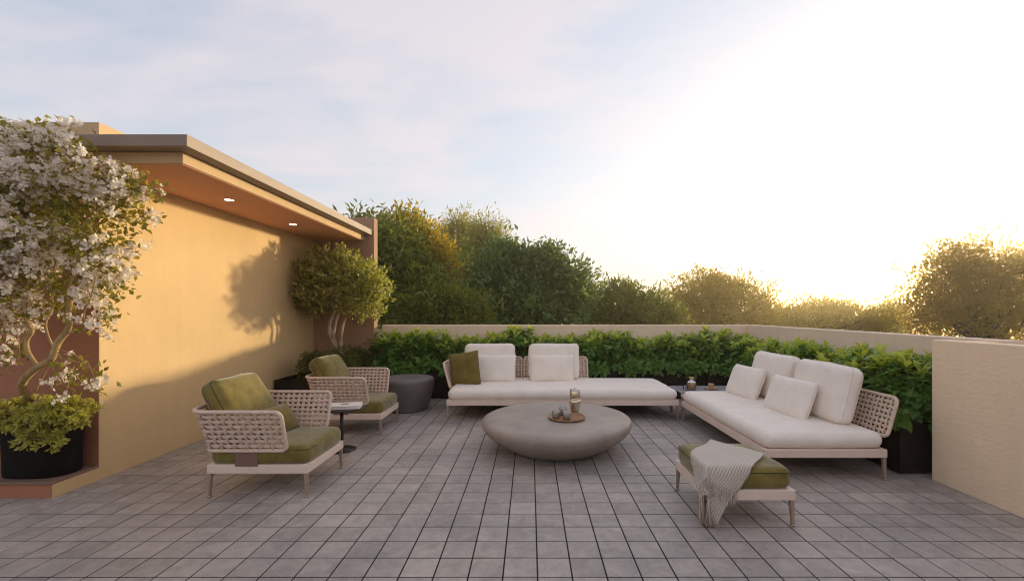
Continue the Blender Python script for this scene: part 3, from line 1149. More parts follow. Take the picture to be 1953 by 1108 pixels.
for rank, i in enumerate(order):
    z = fd[i]; x = unit(np.cross(z, rsb.normal(size=3))); y = np.cross(z, x)
    R = np.column_stack([x, y, z]) * fs[i]
    if rank < 300:
        o = bpy.data.objects.new('flower', bract_me)
        COL.objects.link(o); o.parent = bg
        m4 = Matrix(R.tolist()).to_4x4()
        m4.translation = Vector(tuple(fp[i] - ORG[bg]))
        o.matrix_local = m4
    else:
        acc_F.append(bt_F + len(acc_V) * len(bt_V)); acc_V.append(bt_V @ R.T + fp[i])
part('flower_mass', (np.vstack(acc_V), np.vstack(acc_F)), 'bract', bg, True, kind='stuff')

# golden ground-cover shrub spilling from the pot: rosettes of narrow leaves
rsg = np.random.RandomState(9)
gs = thing('pot_shrub', 'low golden green shrub spilling over the rim of the black pot', 'shrub', (PC[0], PC[1], .50))
gb = [pb(70, 800, 75, 32, 3.74, .13), pb(140, 785, 42, 26, 3.78, .13), pb(20, 795, 45, 30, 3.70, .12), pb(75, 838, 50, 22, 3.62, .05), pb(100, 787, 62, 32, 3.66, .12)]
GP, GO = blob_points(gb, 360, rsg, .40, .12, -.8, 5.0)
GP[:, 1] = np.minimum(GP[:, 1], 3.985)
pos, d, up, L = [], [], [], []
for p, o_ in zip(GP, GO):
    ax = unit(o_ + np.array((.1, -.35, .55)) + rsg.normal(size=3) * .25)
    e1 = unit(np.cross(ax, rsg.normal(size=3))); e2 = np.cross(ax, e1)
    for k in range(15):
        a = k * 2.4; op = .25 + .95 * k / 15
        dd = ax * math.cos(op) + (e1 * math.cos(a) + e2 * math.sin(a)) * math.sin(op)
        pos.append(p + rsg.normal(size=3) * .006); d.append(dd); up.append(ax); L.append(rsg.uniform(.036, .058))
V, F = leaves(np.array(pos), np.array(d), np.array(up), np.array(L), .20, LEAF_B)
part('foliage', (V, F), 'gold_shrub_leaf', gs, True, kind='stuff')
part('stems', join(*[limb((PC[0] + rsg.uniform(-.2, .2), PC[1] + rsg.uniform(-.08, .08), .49), GP[i], .004, .002, rsg) for i in range(0, len(GP), 3)]), 'bougain_bark', gs, True)

# round small tree in the corner planter
rso = np.random.RandomState(21)
ot_ = thing('round_tree', 'small multi-stemmed round-crowned tree in the house corner planter', 'tree', (-3.25, 7.52, .42))
OY_ = 7.52
crown = [(px(640, 545, OY_), (.66, .46, .46)), (px(688, 545, OY_), (.46, .42, .44)), (px(606, 535, OY_), (.36, .42, .40)), (px(652, 515, OY_), (.54, .42, .32)), (px(700, 578, OY_), (.34, .38, .27)), (px(602, 570, OY_), (.32, .34, .24))]
P, O = blob_points(crown, 800, rso, .35, .22, -.95, 3.0)
P[:, 0] = np.maximum(P[:, 0], LX + .07); P[:, 1] = np.minimum(P[:, 1], 8.0)
V, F = spray(P, O, 13, .050, .082, .21, rso, .45, .9)
part('crown', (V, F), 'olive_leaf', ot_, True, kind='stuff')
for pts, r0 in (([(645, 690), (642, 668), (631, 640), (628, 615), (640, 590), (625, 560)], .034), ([(650, 690), (648, 665), (652, 635), (655, 612), (668, 590), (685, 560)], .030), ([(643, 690), (640, 660), (637, 640), (640, 610), (655, 570), (660, 530)], .026)):
    C = smooth_path([px(x, y, OY_) + np.array((0, (i % 2) * .05 - .02, 0)) for i, (x, y) in enumerate(pts)], 34)
    tr_ = part('trunk', tube(C, np.linspace(r0 * 1.25, .014, 34) * (1 + .12 * np.sin(np.arange(34) * .9)), 9), 'pale_bark', ot_, True)
pick = rso.choice(len(P), 60, replace=False)
part('branches', join(*[limb(px(640 + rso.uniform(-20, 25), 585, OY_), P[i], .010, .003, rso, .08) for i in pick]), 'pale_bark', ot_, True)
leafy('box_shrub', 'low rounded small-leaved shrub under the small round tree', 'shrub', (-3.05, 7.05, .42),
      [((-3.02, 7.05, .66), (.30, .26, .25)), ((-3.40, 7.1, .62), (.30, .26, .22))], 'box_leaf', 330, 16, .035, .040, .26, 31, lo=.6, stems_from=(-3.1, 7.05, .42))
leafy('box_shrub', 'dark small-leaved shrub between the round tree and the hedge', 'shrub', (-2.98, 7.75, .42),
      [((-3.0, 7.72, .64), (.20, .25, .24))], 'box_leaf', 190, 16, .035, .042, .26, 32, lo=.6, stems_from=(-2.98, 7.72, .42))

# ---- trees beyond the parapet, rooted on the lower ground
GZ = -3.2


def tree(label, name, pblobs, Y, mat, leaf_n, per, L, ratio, seed, depth=.8, spread=None, droop=0.0, lo=.45, lump=.36, group='trees beyond the parapet', up_bias=.3, out_bias=.8, trunk_x=None, tr=.14):
    rs = np.random.RandomState(seed)
    blobs = []
    for b in pblobs:
        x, y, rx, ry = b[:4]
        dy = b[4] if len(b) > 4 else 0.0
        c_ = px(x, y, Y + dy)
        blobs.append((c_, (rx / FP * Y, max(rx, ry) / FP * Y * depth, ry / FP * Y)))
    bx_ = float(np.mean([b[0][0] for b in blobs])) if trunk_x is None else (trunk_x - CX) / FP * Y
    t = thing(name, label, 'tree', (bx_, Y, GZ), group)
    P, O = blob_points(blobs, leaf_n // per, rs, lo, lump, -.97, seed * .61, .06)
    V, F = spray(P, O, per, spread or L * .9, L, ratio, rs, up_bias, out_bias, LEAF_A, droop)
    part('crown', (V, F), mat, t, True, kind='stuff')
    zc_ = float(np.mean([b[0][2] for b in blobs])); zl = min(b[0][2] - b[1][2] for b in blobs)
    fork = np.array((bx_, Y, max(GZ + 1.0, min(zl + .3, zc_))))
    C = smooth_path([(bx_, Y, GZ - .1), (bx_ + rs.normal() * .1, Y + rs.normal() * .1, (GZ + fork[2]) / 2), tuple(fork)], 12)
    part('trunk', tube(C, np.linspace(tr, tr * .65, 12), 8), 'dark_bark', t, True)
    pick = rs.choice(len(P), min(46, len(P)), replace=False)
    lv = []
    for i in pick:
        lv.append(limb(fork + rs.normal(size=3) * .05, fork * .15 + P[i] * .85, tr * .38, tr * .05, rs, .07, 7, 5))
    part('limbs', join(*lv), 'dark_bark', t, True)
    return t


tree('dark large-leaved tree rising behind the return wall of the house', 'leafy_tree', [(745, 490, 58, 60), (700, 462, 55, 42), (790, 560, 70, 60), (740, 560, 60, 60)], 12.5, 'tree_mid', 12000, 11, .21, .17, 201, .8, .22, .15, .4)
tree('tall olive gold tree with the highest dense crown', 'leafy_tree', [(790, 470, 58, 60), (825, 508, 50, 62), (768, 440, 34, 32), (840, 560, 45, 60), (800, 580, 60, 50)], 13.6, 'tree_olive', 15000, 12, .17, .19, 202, .8, .16)
tree('pale airy tree with feathery top behind the dark round tree', 'airy_tree', [(875, 440, 32, 36), (850, 450, 22, 24), (885, 500, 40, 50)], 19.0, 'tree_pale', 6500, 12, .17, .14, 203, .8, .20, 0, .2, .4)
tree('pale yellow-green feathery tree touching the dark round crown', 'airy_tree', [(925, 450, 35, 34), (945, 475, 30, 30), (905, 490, 36, 40)], 18.0, 'tree_pale', 7500, 12, .15, .13, 204, .8, .20, 0, .25, .4)
tree('broad dark green dense tree behind the long sofa', 'leafy_tree', [(975, 535, 82, 72), (1055, 545, 72, 62), (935, 570, 60, 65), (965, 485, 30, 30), (1045, 498, 45, 30), (1085, 560, 45, 55), (1000, 590, 110, 50)], 14.0, 'tree_dark', 21000, 11, .19, .22, 205, .75, .16)
tree('low shrubby tree between the olive gold and the dark round tree', 'leafy_tree', [(850, 590, 70, 45), (790, 600, 55, 40), (900, 600, 40, 40)], 11.8, 'tree_mid', 9000, 14, .13, .18, 206, .6, .13)
tree('low long-leaved tree beside the dark round crown', 'leafy_tree', [(1170, 585, 55, 42), (1225, 592, 50, 38), (1120, 590, 40, 48), (1195, 570, 30, 24), (1265, 602, 38, 28)], 17.0, 'tree_mid', 9500, 11, .22, .14, 207, .8, .18, .12)
tree('yellow-green rounded tree rising over the middle of the parapet', 'leafy_tree', [(1345, 575, 68, 48), (1410, 580, 58, 48), (1310, 590, 45, 45), (1375, 550, 45, 24), (1450, 600, 35, 35)], 25.0, 'tree_olive', 13500, 12, .24, .18, 208, .8, .24)
tree('low yellow-green tree spreading behind the side parapet', 'leafy_tree', [(1545, 605, 62, 30), (1615, 608, 60, 26), (1580, 592, 40, 16), (1500, 615, 40, 22), (1468, 612, 34, 22), (1670, 618, 40, 16)], 31.0, 'tree_olive', 10000, 12, .28, .17, 209, .8, .26)
tree('small distant hazy tree in the gap beside the golden tree', 'leafy_tree', [(1690, 608, 38, 26), (1705, 598, 20, 16)], 46.0, 'far_leaf', 3500, 12, .40, .2, 210, .8, .35)
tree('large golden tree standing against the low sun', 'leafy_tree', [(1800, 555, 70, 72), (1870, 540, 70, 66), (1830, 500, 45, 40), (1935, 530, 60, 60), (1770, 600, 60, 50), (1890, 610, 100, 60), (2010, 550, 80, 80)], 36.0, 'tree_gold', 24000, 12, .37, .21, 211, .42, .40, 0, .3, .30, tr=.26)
tree('half hidden dark tree to the left of the pale feathery pair', 'leafy_tree', [(860, 545, 40, 60), (890, 560, 30, 40)], 16.0, 'tree_dark', 5000, 12, .17, .2, 212, .8, .17)
# distant wood that closes the horizon
rw = np.random.RandomState(301)
wb = []
for k in range(46):
    x = -70 + k * 4.2 + rw.normal() * 1.0
    wb.append(((x, 85 + rw.normal() * 6, rw.uniform(-3.0, -1.6)), (rw.uniform(2.5, 4.0), 3.0, rw.uniform(2.6, 4.2))))
WP, WO = blob_points(wb, 2600, rw, .6, .2, -.4, 1.3)
V, F = spray(WP, WO, 7, .55, .75, .35, rw)
single('distant_wood', (V, F), 'far_leaf', 'distant low wood along the horizon beyond the parapet', 'wood', smooth=True, kind='stuff')
# ================================================================== FURNITURE


def shell_surface(path, tilt, z0, z1):
    """path: dense (n,2) polyline; returns S(u,v) -> point, outward normal, tangent; length"""
    P = np.asarray(path, float)
    seg = np.linalg.norm(np.diff(P, axis=0), axis=1)
    s = np.concatenate([[0], np.cumsum(seg)])
    T = unit(np.gradient(P, axis=0))
    O = np.stack([T[:, 1], -T[:, 0]], 1)          # right-hand side of travel = outward

    def f(u, v):
        u = np.clip(np.atleast_1d(np.asarray(u, float)), 0, s[-1]); v = np.broadcast_to(np.asarray(v, float), u.shape)
        p = np.stack([np.interp(u, s, P[:, 0]), np.interp(u, s, P[:, 1])], 1)
        o = unit(np.stack([np.interp(u, s, O[:, 0]), np.interp(u, s, O[:, 1])], 1))
        t = np.stack([np.interp(u, s, T[:, 0]), np.interp(u, s, T[:, 1]), np.zeros(len(u))], 1)
        q = np.column_stack([p + o * (tilt * v)[:, None], z0 + (z1 - z0) * v])
        a = math.atan2(tilt, z1 - z0)
        n = np.column_stack([o * math.cos(a), np.full(len(u), -math.sin(a))])
        r = np.column_stack([o * math.sin(a), np.full(len(u), math.cos(a))])
        return q, n, unit(t), r
    return f, s[-1]


STRAP = [(-1, 0), (-.72, .85), (-.36, .9), (-.33, .45), (-.0, .95), (.33, .9), (.36, .45), (.72, .85), (1, 0), (.7, -.8), (0, -.9), (-.7, -.8)]


def woven(parent, path, tilt=0.10, z0=0.385, z1=0.72, du=0.053, dv=0.048, name='woven_shell'):
    f, L = shell_surface(path, tilt, z0, z1)
    rim_r = 0.0165
    H = math.hypot(tilt, z1 - z0)
    rc = 0.05
    # rim loop in (u, v*H) space with rounded corners
    loop = edge_loop(L / 2, H / 2, rc, n=8)[:, :2]
    # resample densely so the cord wrap shows as ridges
    Q = np.vstack([loop, loop[:1]])
    sl = np.concatenate([[0], np.cumsum(np.linalg.norm(np.diff(Q, axis=0), axis=1))])
    pitch = 0.0115
    nn = int(sl[-1] / pitch) * 2
    ss = np.linspace(0, sl[-1], nn, endpoint=False)
    uu = np.interp(ss, sl, Q[:, 0]) + L / 2
    vv = (np.interp(ss, sl, Q[:, 1]) + H / 2) / H
    C = f(uu, vv)[0]
    R = np.where(np.arange(nn) % 2 == 0, rim_r * 1.05, rim_r * 0.90)
    rim = part(name, tube(C, R, 8, closed=True), 'rim_cord', parent, True)
    # straps
    ni = int(round((L - 0.03) / du)); nj = int(round((H - 0.02) / dv))
    U = [0.03 + (L - 0.06) * (i + .5) / ni for i in range(ni)]
    VV = [(0.022 + (H - 0.044) * (j + .5) / nj) / H for j in range(nj)]
    amp, hw, th = 0.0050, 0.0150, 0.0038
    for j, v in enumerate(VV):
        us, off = [0.004], [0.0]
        for i, u in enumerate(U):
            sg = 1 if ((i // 1 + j) % 2 == 0) else -1
            us += [u - du * .22, u + du * .22]; off += [sg * amp, sg * amp]
        us.append(L - 0.004); off.append(0.0)
        # wobble makes the hand weaving uneven
        q, n, t, r = f(us, np.full(len(us), v))
        q = q + n * np.array(off)[:, None] + r * (RS.normal(size=len(us)) * 0.0012)[:, None]
        part('strap', sweep(q, r * hw, n * th, STRAP), 'cord', rim, True)
    for i, u in enumerate(U):
        vs_, off = [0.006 / H], [0.0]
        for j, v in enumerate(VV):
            sg = -1 if ((i // 1 + j) % 2 == 0) else 1
            vs_ += [v - dv * .22 / H, v + dv * .22 / H]; off += [sg * amp, sg * amp]
        vs_.append(1 - 0.006 / H); off.append(0.0)
        ulean = u + RS.normal() * 0.0015
        q, n, t, r = f(np.full(len(vs_), ulean), np.array(vs_))
        q = q + n * np.array(off)[:, None]
        part('strap', sweep(q, t * hw, n * th, STRAP), 'cord', rim, True)
    return rim


def u_path(pts, r, n=10):
    """polyline with rounded inner corners, densely sampled"""
    P = [np.array(p, float) for p in pts]
    out = [P[0]]
    for k in range(1, len(P) - 1):
        a, b, c = P[k - 1], P[k], P[k + 1]
        d0, d1 = unit(a - b), unit(c - b)
        p0, p1 = b + d0 * r, b + d1 * r
        for i in range(n + 1):
            t = i / n
            out.append((1 - t) ** 2 * p0 + 2 * t * (1 - t) * b + t * t * p1)
    out.append(P[-1])
    dense = []
    for a, b in zip(out[:-1], out[1:]):
        m = max(1, int(np.linalg.norm(b - a) / 0.03))
        for i in range(m):
            dense.append(a + (b - a) * i / m)
    dense.append(out[-1])
    return np.array(dense)


def base_frame(t, x0, x1, y0, y1, z0=0.195, z1=0.268, extra_legs=()):
    w_ = 0.045
    part('frame', join(box(x0, x1, y0, y0 + w_, z0, z1, 0.006), box(x0, x1, y1 - w_, y1, z0, z1, 0.006),
                       box(x0 + .0005, x0 + w_, y0 + w_, y1 - w_, z0 + .0006, z1 - .0006, 0.004), box(x1 - w_, x1 - .0005, y0 + w_, y1 - w_, z0 + .0006, z1 - .0006, 0.004)), 'frame_paint', t)
    part('deck', box(x0 + w_, x1 - w_, y0 + w_, y1 - w_, z0 + 0.02, z1 - 0.008), 'leg_paint', t)
    ps = [(x0, y0, 1, 1), (x1, y0, -1, 1), (x0, y1, 1, -1), (x1, y1, -1, -1)] + list(extra_legs)
    for (lx, ly, sx_, sy_) in ps:
        a, b = 0.033, 0.021
        V, F = [], []
        for z, s_ in ((z0 + .002, a), (0.012, b)):
            ox, oy = lx + sx_ * 0.004, ly + sy_ * 0.004
            V += [(ox, oy, z), (ox + sx_ * s_, oy, z), (ox + sx_ * s_, oy + sy_ * s_, z), (ox, oy + sy_ * s_, z)]
        F = [(0, 1, 5, 4), (1, 2, 6, 5), (2, 3, 7, 6), (3, 0, 4, 7), (0, 3, 2, 1), (4, 5, 6, 7)]
        bm = bmesh.new()
        vs_ = [bm.verts.new(v) for v in V]
        for q in F:
            bm.faces.new([vs_[i] for i in q])
        bmesh.ops.recalc_face_normals(bm, faces=bm.faces[:])
        bmesh.ops.bevel(bm, geom=bm.edges[:], offset=0.004, segments=2, affect='EDGES')
        leg = part('leg', from_bm(bm), 'leg_paint', t)
        part('foot', lathe([(0.015, 0), (0.016, .004), (0.016, .009), (0.009, .014)], (lx + sx_ * (.004 + b / 2), ly + sy_ * (.004 + b / 2), 0.0005), 14), 'foot_metal', leg, True)


def seat_pad(t, x0, x1, y0, y1, z0, z1, mat, seam, r=0.055, bulge=0.012, seed=0.0, n=26, name='seat_cushion'):
    hx, hy, hz = (x1 - x0) / 2, (y1 - y0) / 2, (z1 - z0) / 2
    V, F = cushion(hx, hy, hz, min(r, hz * .98), bulge, 0.010, n, 0.007, seed)
    V = V + np.array(((x0 + x1) / 2, (y0 + y1) / 2, (z0 + z1) / 2))
    c = part(name, (V, F), mat, t, True)
    return c


def piping(parent, hx, hy, z, c, wd, hd, mat, r=0.05, rad=0.0035, inset=0.0):
    P = place(edge_loop(hx, hy, r, z, inset=inset), c, wd, hd)
    return part('piping', tube(P, rad, 6, closed=True), mat, parent, True)


# ---- armchairs (they face +X)
def make_chair(y0, label, group):
    x0, x1 = -2.655, -1.825
    y1 = y0 + 0.705
    t = thing('armchair', label, 'armchair', ((x0 + x1) / 2, (y0 + y1) / 2, 0), group)
    base_frame(t, x0, x1, y0, y1)
    seat_pad(t, x0 + .015, x1 - .005, y0 + .012, y1 - .012, 0.262, 0.412, 'green_velvet', 'seam_green', seed=3)
    sc = [o for o in bpy.data.objects if o.parent == t and o.name.startswith('seat_cushion')][0]
    piping(sc, (x1 - x0) / 2 - .012, (y1 - y0) / 2 - .012, 0, ((x0 + x1) / 2 + .005, (y0 + y1) / 2, 0.385), (1, 0, 0), (0, 1, 0), 'seam_green', 0.055, 0.003, inset=0.002)
    path = u_path([(-1.99, y1 + .005), (x0 - .012, y1 + .005), (x0 - .012, y0 - .005), (-1.99, y0 - .005)], 0.10)
    # travel so that the outside lies on the right
    woven(t, path[::-1] if False else path, 0.10, 0.385, 0.722)
    for yy in (y0 - .004, y1 - .004):
        part('bracket', box(-2.42, -2.235, yy, yy + .008, 0.255, 0.40, 0.002), 'bracket_paint', t)
    return t


ch1 = make_chair(3.665, 'woven armchair with olive green seat, nearer the bougainvillea pot', 'woven armchairs')
ch2 = copy_tree(ch1, (0, 1.83, 0))
ch2['label'] = 'woven armchair with olive green seat beside the round grey stool'


def snap(loop, V, out=0.0015):
    """lay a closed loop on the cushion surface"""
    res = []
    ce = V.mean(0)
    for p in loop:
        d2 = np.linalg.norm(V - p, axis=1)
        ix = np.argsort(d2)[:7]
        wt_ = 1 / (d2[ix] + .004)
        q = (V[ix] * wt_[:, None]).sum(0) / wt_.sum()
        res.append(q + unit(p - ce) * out)
    R = np.array(res)
    for _ in range(2):
        R = (np.roll(R, 1, 0) + R * 2 + np.roll(R, -1, 0)) / 4
    return R


def soft(name, label, cat, group, VF, c, wd, hd, mat, seam, edge, rad=0.0035):
    V, F = VF
    Vw = place(V, c, wd, hd)
    t = thing(name, label, cat, (c[0], c[1], float(Vw[:, 2].min())), group)
    b = part('cover', (Vw, F), mat, t, True)
    for e in edge:
        part('piping', tube(place(snap(e, V), c, wd, hd), rad, 6, closed=True), seam, t, True)
    return t


def back_cushion(c, wd, hd, hx, hy, hz, mat, seam, label, group, seed, r=0.07):
    VF = cushion(hx, hy, hz, min(r, hz * .96), 0.035, 0.012, 24, 0.009, seed, dent=0.008)
    return soft('back_cushion', label, 'cushion', group, VF, c, wd, hd, mat, seam,
                [edge_loop(hx + .004, hy + .004, r, hz * .45), edge_loop(hx + .004, hy + .004, r, -hz * .45)])


def throw_pillow(c, wd, hd, hx, hy, hz, mat, seam, label, group, seed, pinch=0.05, p=2.6):
    VF = pillow(hx, hy, hz, seed=seed, pinch=pinch, p=p)
    return soft('throw_pillow', label, 'pillow', group, VF, c, wd, hd, mat, seam, [pillow_edge(hx, hy, pinch)], 0.004)


for k, (dy, who) in enumerate(((0, 'the armchair nearer the bougainvillea pot'), (1.83, 'the armchair beside the round grey stool'))):
    back_cushion((-2.565, 4.01 + dy, 0.680), (0, 1, 0), (-.50, 0, .87), 0.305, 0.285, 0.085, 'green_velvet', 'seam_green',
                 'large olive green back cushion leaning in ' + who, 'olive back cushions', 21 + k)
    throw_pillow((-2.315, 4.08 + dy, 0.535), (0.12, 1, 0), (-.52, 0, .80), 0.235, 0.135, 0.075, 'green_pillow', 'seam_green',
                 'small olive green lumbar pillow resting in ' + who, 'olive lumbar pillows', 31 + k, 0.04, 2.2)

# ---- long sofa against the back hedge (faces the camera side)
s1 = thing('sofa', 'long off-white sofa with woven arm panel and one bare chaise end', 'sofa', (0.46, 6.85, 0), 'off-white sofas')
SX0, SX1, SY0, SY1 = -1.175, 2.09, 6.265, 7.43
base_frame(s1, SX0, SX1, SY0, SY1, 0.205, 0.280)
seat_pad(s1, SX0 + .012, SX1 - .012, SY0 + .008, SY1 - .01, 0.275, 0.425, 'cream_linen', 'seam_cream', r=0.072, bulge=0.016, seed=6, n=34)
woven(s1, u_path([(-0.14, SY1 + .02), (SX0 - .012, SY1 + .02), (SX0 - .012, 6.62)], 0.09), 0.10, 0.385, 0.755)
woven(s1, u_path([(0.96, SY1 + .02), (-0.10, SY1 + .02)], 0.02), 0.10, 0.385, 0.755)
for xx in (-0.75, 0.34):
    part('bracket', box(xx, xx + .18, SY1 + .004, SY1 + .012, .26, .40, .002), 'bracket_paint', s1)
part('bracket', box(SX0 - .006, SX0 + .002, 6.9, 7.08, .26, .40, .002), 'bracket_paint', s1)

BG, PGp = 'off-white back cushions', 'small off-white pillows'
back_cushion((-0.655, 7.255, 0.715), (1, 0, 0), (0, .16, .98), 0.40, 0.285, 0.085, 'cream_linen', 'seam_cream',
             'off-white back cushion of the long sofa, behind the green pillow', BG, 41)
back_cushion((0.385, 7.255, 0.715), (1, 0, 0), (0, .16, .98), 0.40, 0.285, 0.085, 'cream_linen', 'seam_cream',
             'off-white back cushion of the long sofa, beside the bare chaise end', BG, 43)
throw_pillow((-0.575, 7.06, 0.625), (1, 0, 0), (0, .24, .97), 0.345, 0.215, 0.085, 'cream_pillow', 'seam_cream',
             'small off-white pillow of the long sofa, next to the green pillow', PGp, 45, 0.02, 4.5)
throw_pillow((0.345, 7.06, 0.625), (1, 0, 0), (0, .24, .97), 0.345, 0.215, 0.085, 'cream_pillow', 'seam_cream',
             'small off-white pillow of the long sofa, nearer the bare chaise end', PGp, 46, 0.02, 4.5)
throw_pillow((-1.00, 6.80, 0.650), (.90, -.30, .16), (-.22, .22, .95), 0.255, 0.255, 0.075, 'green_pillow', 'seam_green',
             'square olive green pillow leaning against the arm of the long sofa', None, 47, 0.04, 3.0)

# ---- sofa on the right (faces -X)
s2 = thing('sofa', 'off-white sofa with woven backs set against the side hedge', 'sofa', (2.66, 5.14, 0), 'off-white sofas')
RX0, RX1, RY0, RY1 = 2.115, 3.225, 4.03, 6.245
base_frame(s2, RX0, RX1, RY0, RY1, 0.205, 0.280)
seat_pad(s2, RX0 + .008, RX1 - .01, RY0 + .012, RY1 - .012, 0.275, 0.425, 'cream_linen', 'seam_cream', r=0.072, bulge=0.016, seed=16, n=34)
woven(s2, u_path([(RX1 + .02, 4.06), (RX1 + .02, 5.12)], 0.02), 0.10, 0.385, 0.735)
woven(s2, u_path([(RX1 + .02, 5.16), (RX1 + .02, 6.20)], 0.02), 0.10, 0.385, 0.735)
for yy in (4.5, 5.6):
    part('bracket', box(RX1 + .004, RX1 + .012, yy, yy + .18, .26, .40, .002), 'bracket_paint', s2)
back_cushion((3.085, 4.71, 0.705), (0, -1, 0), (.24, 0, .97), 0.425, 0.285, 0.085, 'cream_linen', 'seam_cream',
             'off-white back cushion of the side sofa, at the woven end near the stucco wall', BG, 51)
back_cushion((3.085, 5.68, 0.705), (0, -1, 0), (.24, 0, .97), 0.425, 0.285, 0.085, 'cream_linen', 'seam_cream',
             'off-white back cushion of the side sofa, at the end near the corner table', BG, 52)
throw_pillow((2.80, 4.83, 0.600), (.12, -1, 0), (.36, 0, .93), 0.325, 0.215, 0.085, 'cream_pillow', 'seam_cream',
             'small off-white pillow of the side sofa, near the stucco wall end', PGp, 53, 0.02, 4.5)
throw_pillow((2.80, 5.82, 0.605), (.10, -1, 0), (.36, 0, .93), 0.325, 0.215, 0.085, 'cream_pillow', 'seam_cream',
             'small off-white pillow of the side sofa, near the corner table end', PGp, 54, 0.02, 4.5)

# ---- corner table between the sofas
ct = thing('corner_table', 'low corner table with grey top between the two sofas', 'table', (2.56, 6.56, 0))
part('table_top', box(2.125, 2.99, 6.27, 6.84, 0.372, 0.392, 0.004), 'grey_top', ct)
part('frame', join(box(2.13, 2.985, 6.275, 6.31, 0.325, 0.371), box(2.13, 2.985, 6.80, 6.835, 0.325, 0.371)), 'frame_paint', ct)
for lx, ly in ((2.135, 6.28), (2.945, 6.28), (2.135, 6.795), (2.945, 6.795)):
    part('leg', box(lx, lx + .035, ly, ly + .035, 0.0005, 0.3245, .003), 'leg_paint', ct)
c = gp(1319, 743.0, 0.392)
bt = thing('bottle', 'squat bronze glazed bottle with cork on the corner table', 'bottle', c)
c = c + np.array((0, 0, .0008))
part('body', lathe([(0.040, 0), (0.062, .004), (0.066, .02), (0.066, .085), (0.060, .105), (0.045, .118), (.030, .124)], c, 28), 'bottle_glaze', bt, True)
part('shoulder', lathe([(0.058, .108), (0.050, .119), (0.031, .128), (0.023, .132), (0.022, .150)], c, 28, cap0=False), 'ceramic_cap', bt, True)
part('cork', lathe([(0.020, .149), (0.030, .160), (0.034, .172), (0.033, .180), (0.028, .182)], c, 20), 'cork', bt, True)
c = gp(1356, 742, 0.392)
cu = thing('goblet', 'small clay goblet standing on a flat wooden dish', 'goblet', c)
c = c + np.array((0, 0, .0008))
part('dish', lathe([(0.06, 0), (0.098, .006), (0.10, .012), (0.09, .012), (0.06, .008)], c, 30), 'tray_wood', cu, True)
part('goblet_body', lathe([(0.030, .0125), (0.036, .018), (0.034, .026), (0.024, .036), (0.030, .046), (0.042, .062), (0.044, .080), (0.040, .080), (0.034, .062)], c, 24), 'cork', cu, True)
c = gp(1306.5, 743, 0.392)
single('drinking_glass', lathe([(0.024, 0.0008), (0.030, .004), (0.032, .06), (0.029, .06), (0.027, .008)], c, 22, cap1=True), 'clear_glass',
       'tiny clear glass beside the squat bottle on the corner table', 'glass', smooth=True)

# ---- stool
cs = np.array((-1.915, 6.97, 0.0))
prof = [(0.28, 0.0005), (0.305, .012), (0.335, .10), (0.370, .21), (0.398, .32), (0.412, .41), (0.413, .455), (0.404, .482), (0.385, .496), (0.350, .501), (0.18, .503), (0.02, .5035)]
pr2 = smooth_path(prof, 44)
single('round_stool', lathe(pr2, cs, 72), 'stone_stool', 'round dark grey concrete drum stool tapering to the floor', 'stool', smooth=True)

# ---- side table and book
c = np.array((-2.078, 4.93, 0.0))
st = thing('side_table', 'slim black pedestal side table between the armchairs', 'table', c)
part('base', lathe([(0.150, .0005), (0.152, .006), (0.148, .011), (0.03, .014), (.02, .02)], c, 44), 'black_metal', st, True)
part('column', lathe([(0.0185, .012), (0.0185, .458)], c, 20), 'black_metal', st, True)
part('table_top', lathe([(0.232, .456), (0.240, .459), (0.242, .466), (0.240, .472), (0.234, .474), (0.02, .4745)], c, 56), 'black_metal', st, True)
bk = thing('book', 'thick white hardcover book lying on the black side table', 'book', (c[0] + .05, c[1] - .02, .476))
ra = math.radians(12)
bd, bh = (math.cos(ra), math.sin(ra), 0), (-math.sin(ra), math.cos(ra), 0)


def bpart(name, x0, x1, y0, y1, z0, z1, mat, bev=0.0):
    V, F = box(x0, x1, y0, y1, z0, z1, bev)
    return part(name, (place(V, (c[0] + .055, c[1] - .03, .4755), bd, bh), F), mat, bk)


bpart('cover', -.165, .165, -.115, .115, 0.0, .003, 'cover_white', .001)
bpart('pages', -.158, .160, -.110, .110, .0032, .029, 'paper')
bpart('cover', -.165, .165, -.115, .115, .0292, .033, 'cover_white', .001)
bpart('spine', -.168, -.1655, -.115, .115, 0.0, .033, 'cover_white')
bpart('cover_print', -.05, .03, -.03, .045, .0331, .0334, 'print_grey')

# ---- coffee table: a flattened pebble
cc = np.array((0.292, 5.03, 0.0))
prof = [(0.44, 0.0005), (0.51, .014), (0.62, .072), (0.72, .138), (0.80, .205), (0.836, .262), (0.842, .298), (0.828, .330), (0.785, .351), (0.70, .362), (0.50, .369), (0.25, .373), (0.01, .375)]
pr2 = smooth_path(prof, 60)
V, F = lathe(pr2, cc, 96)
dx, dy = V[:, 0] - cc[0], V[:, 1] - cc[1]
V[:, 2] *= 1 + 0.03 * np.sin(np.arctan2(dy, dx) + 1.0) * (np.hypot(dx, dy) / .84) ** 2
V[:, 0] = cc[0] + dx * (0.975 + 0.015 * np.cos(2 * np.arctan2(dy, dx)))
V[:, 2] = np.maximum(V[:, 2], 0.0005)
single('coffee_table', (V, F), 'stone_table', 'large pebble shaped taupe stone coffee table', 'coffee table', smooth=True)
TZ = 0.3755
ctr = gp(1080.5, 797, TZ)
ctr[2] = TZ
tr = thing('tray', 'round wooden serving tray on the pebble coffee table', 'tray', ctr)
part('tray_dish', lathe([(0.17, 0.0), (0.192, .002), (0.200, .010), (0.203, .022), (0.197, .023), (0.190, .012), (0.17, .0085), (.01, .008)], ctr, 56), 'tray_wood', tr, True)
TT = TZ + .0092
c = gp(1096.5, 786, TT)
cf = thing('carafe', 'tall champagne metal carafe with lid on the tray', 'carafe', c)
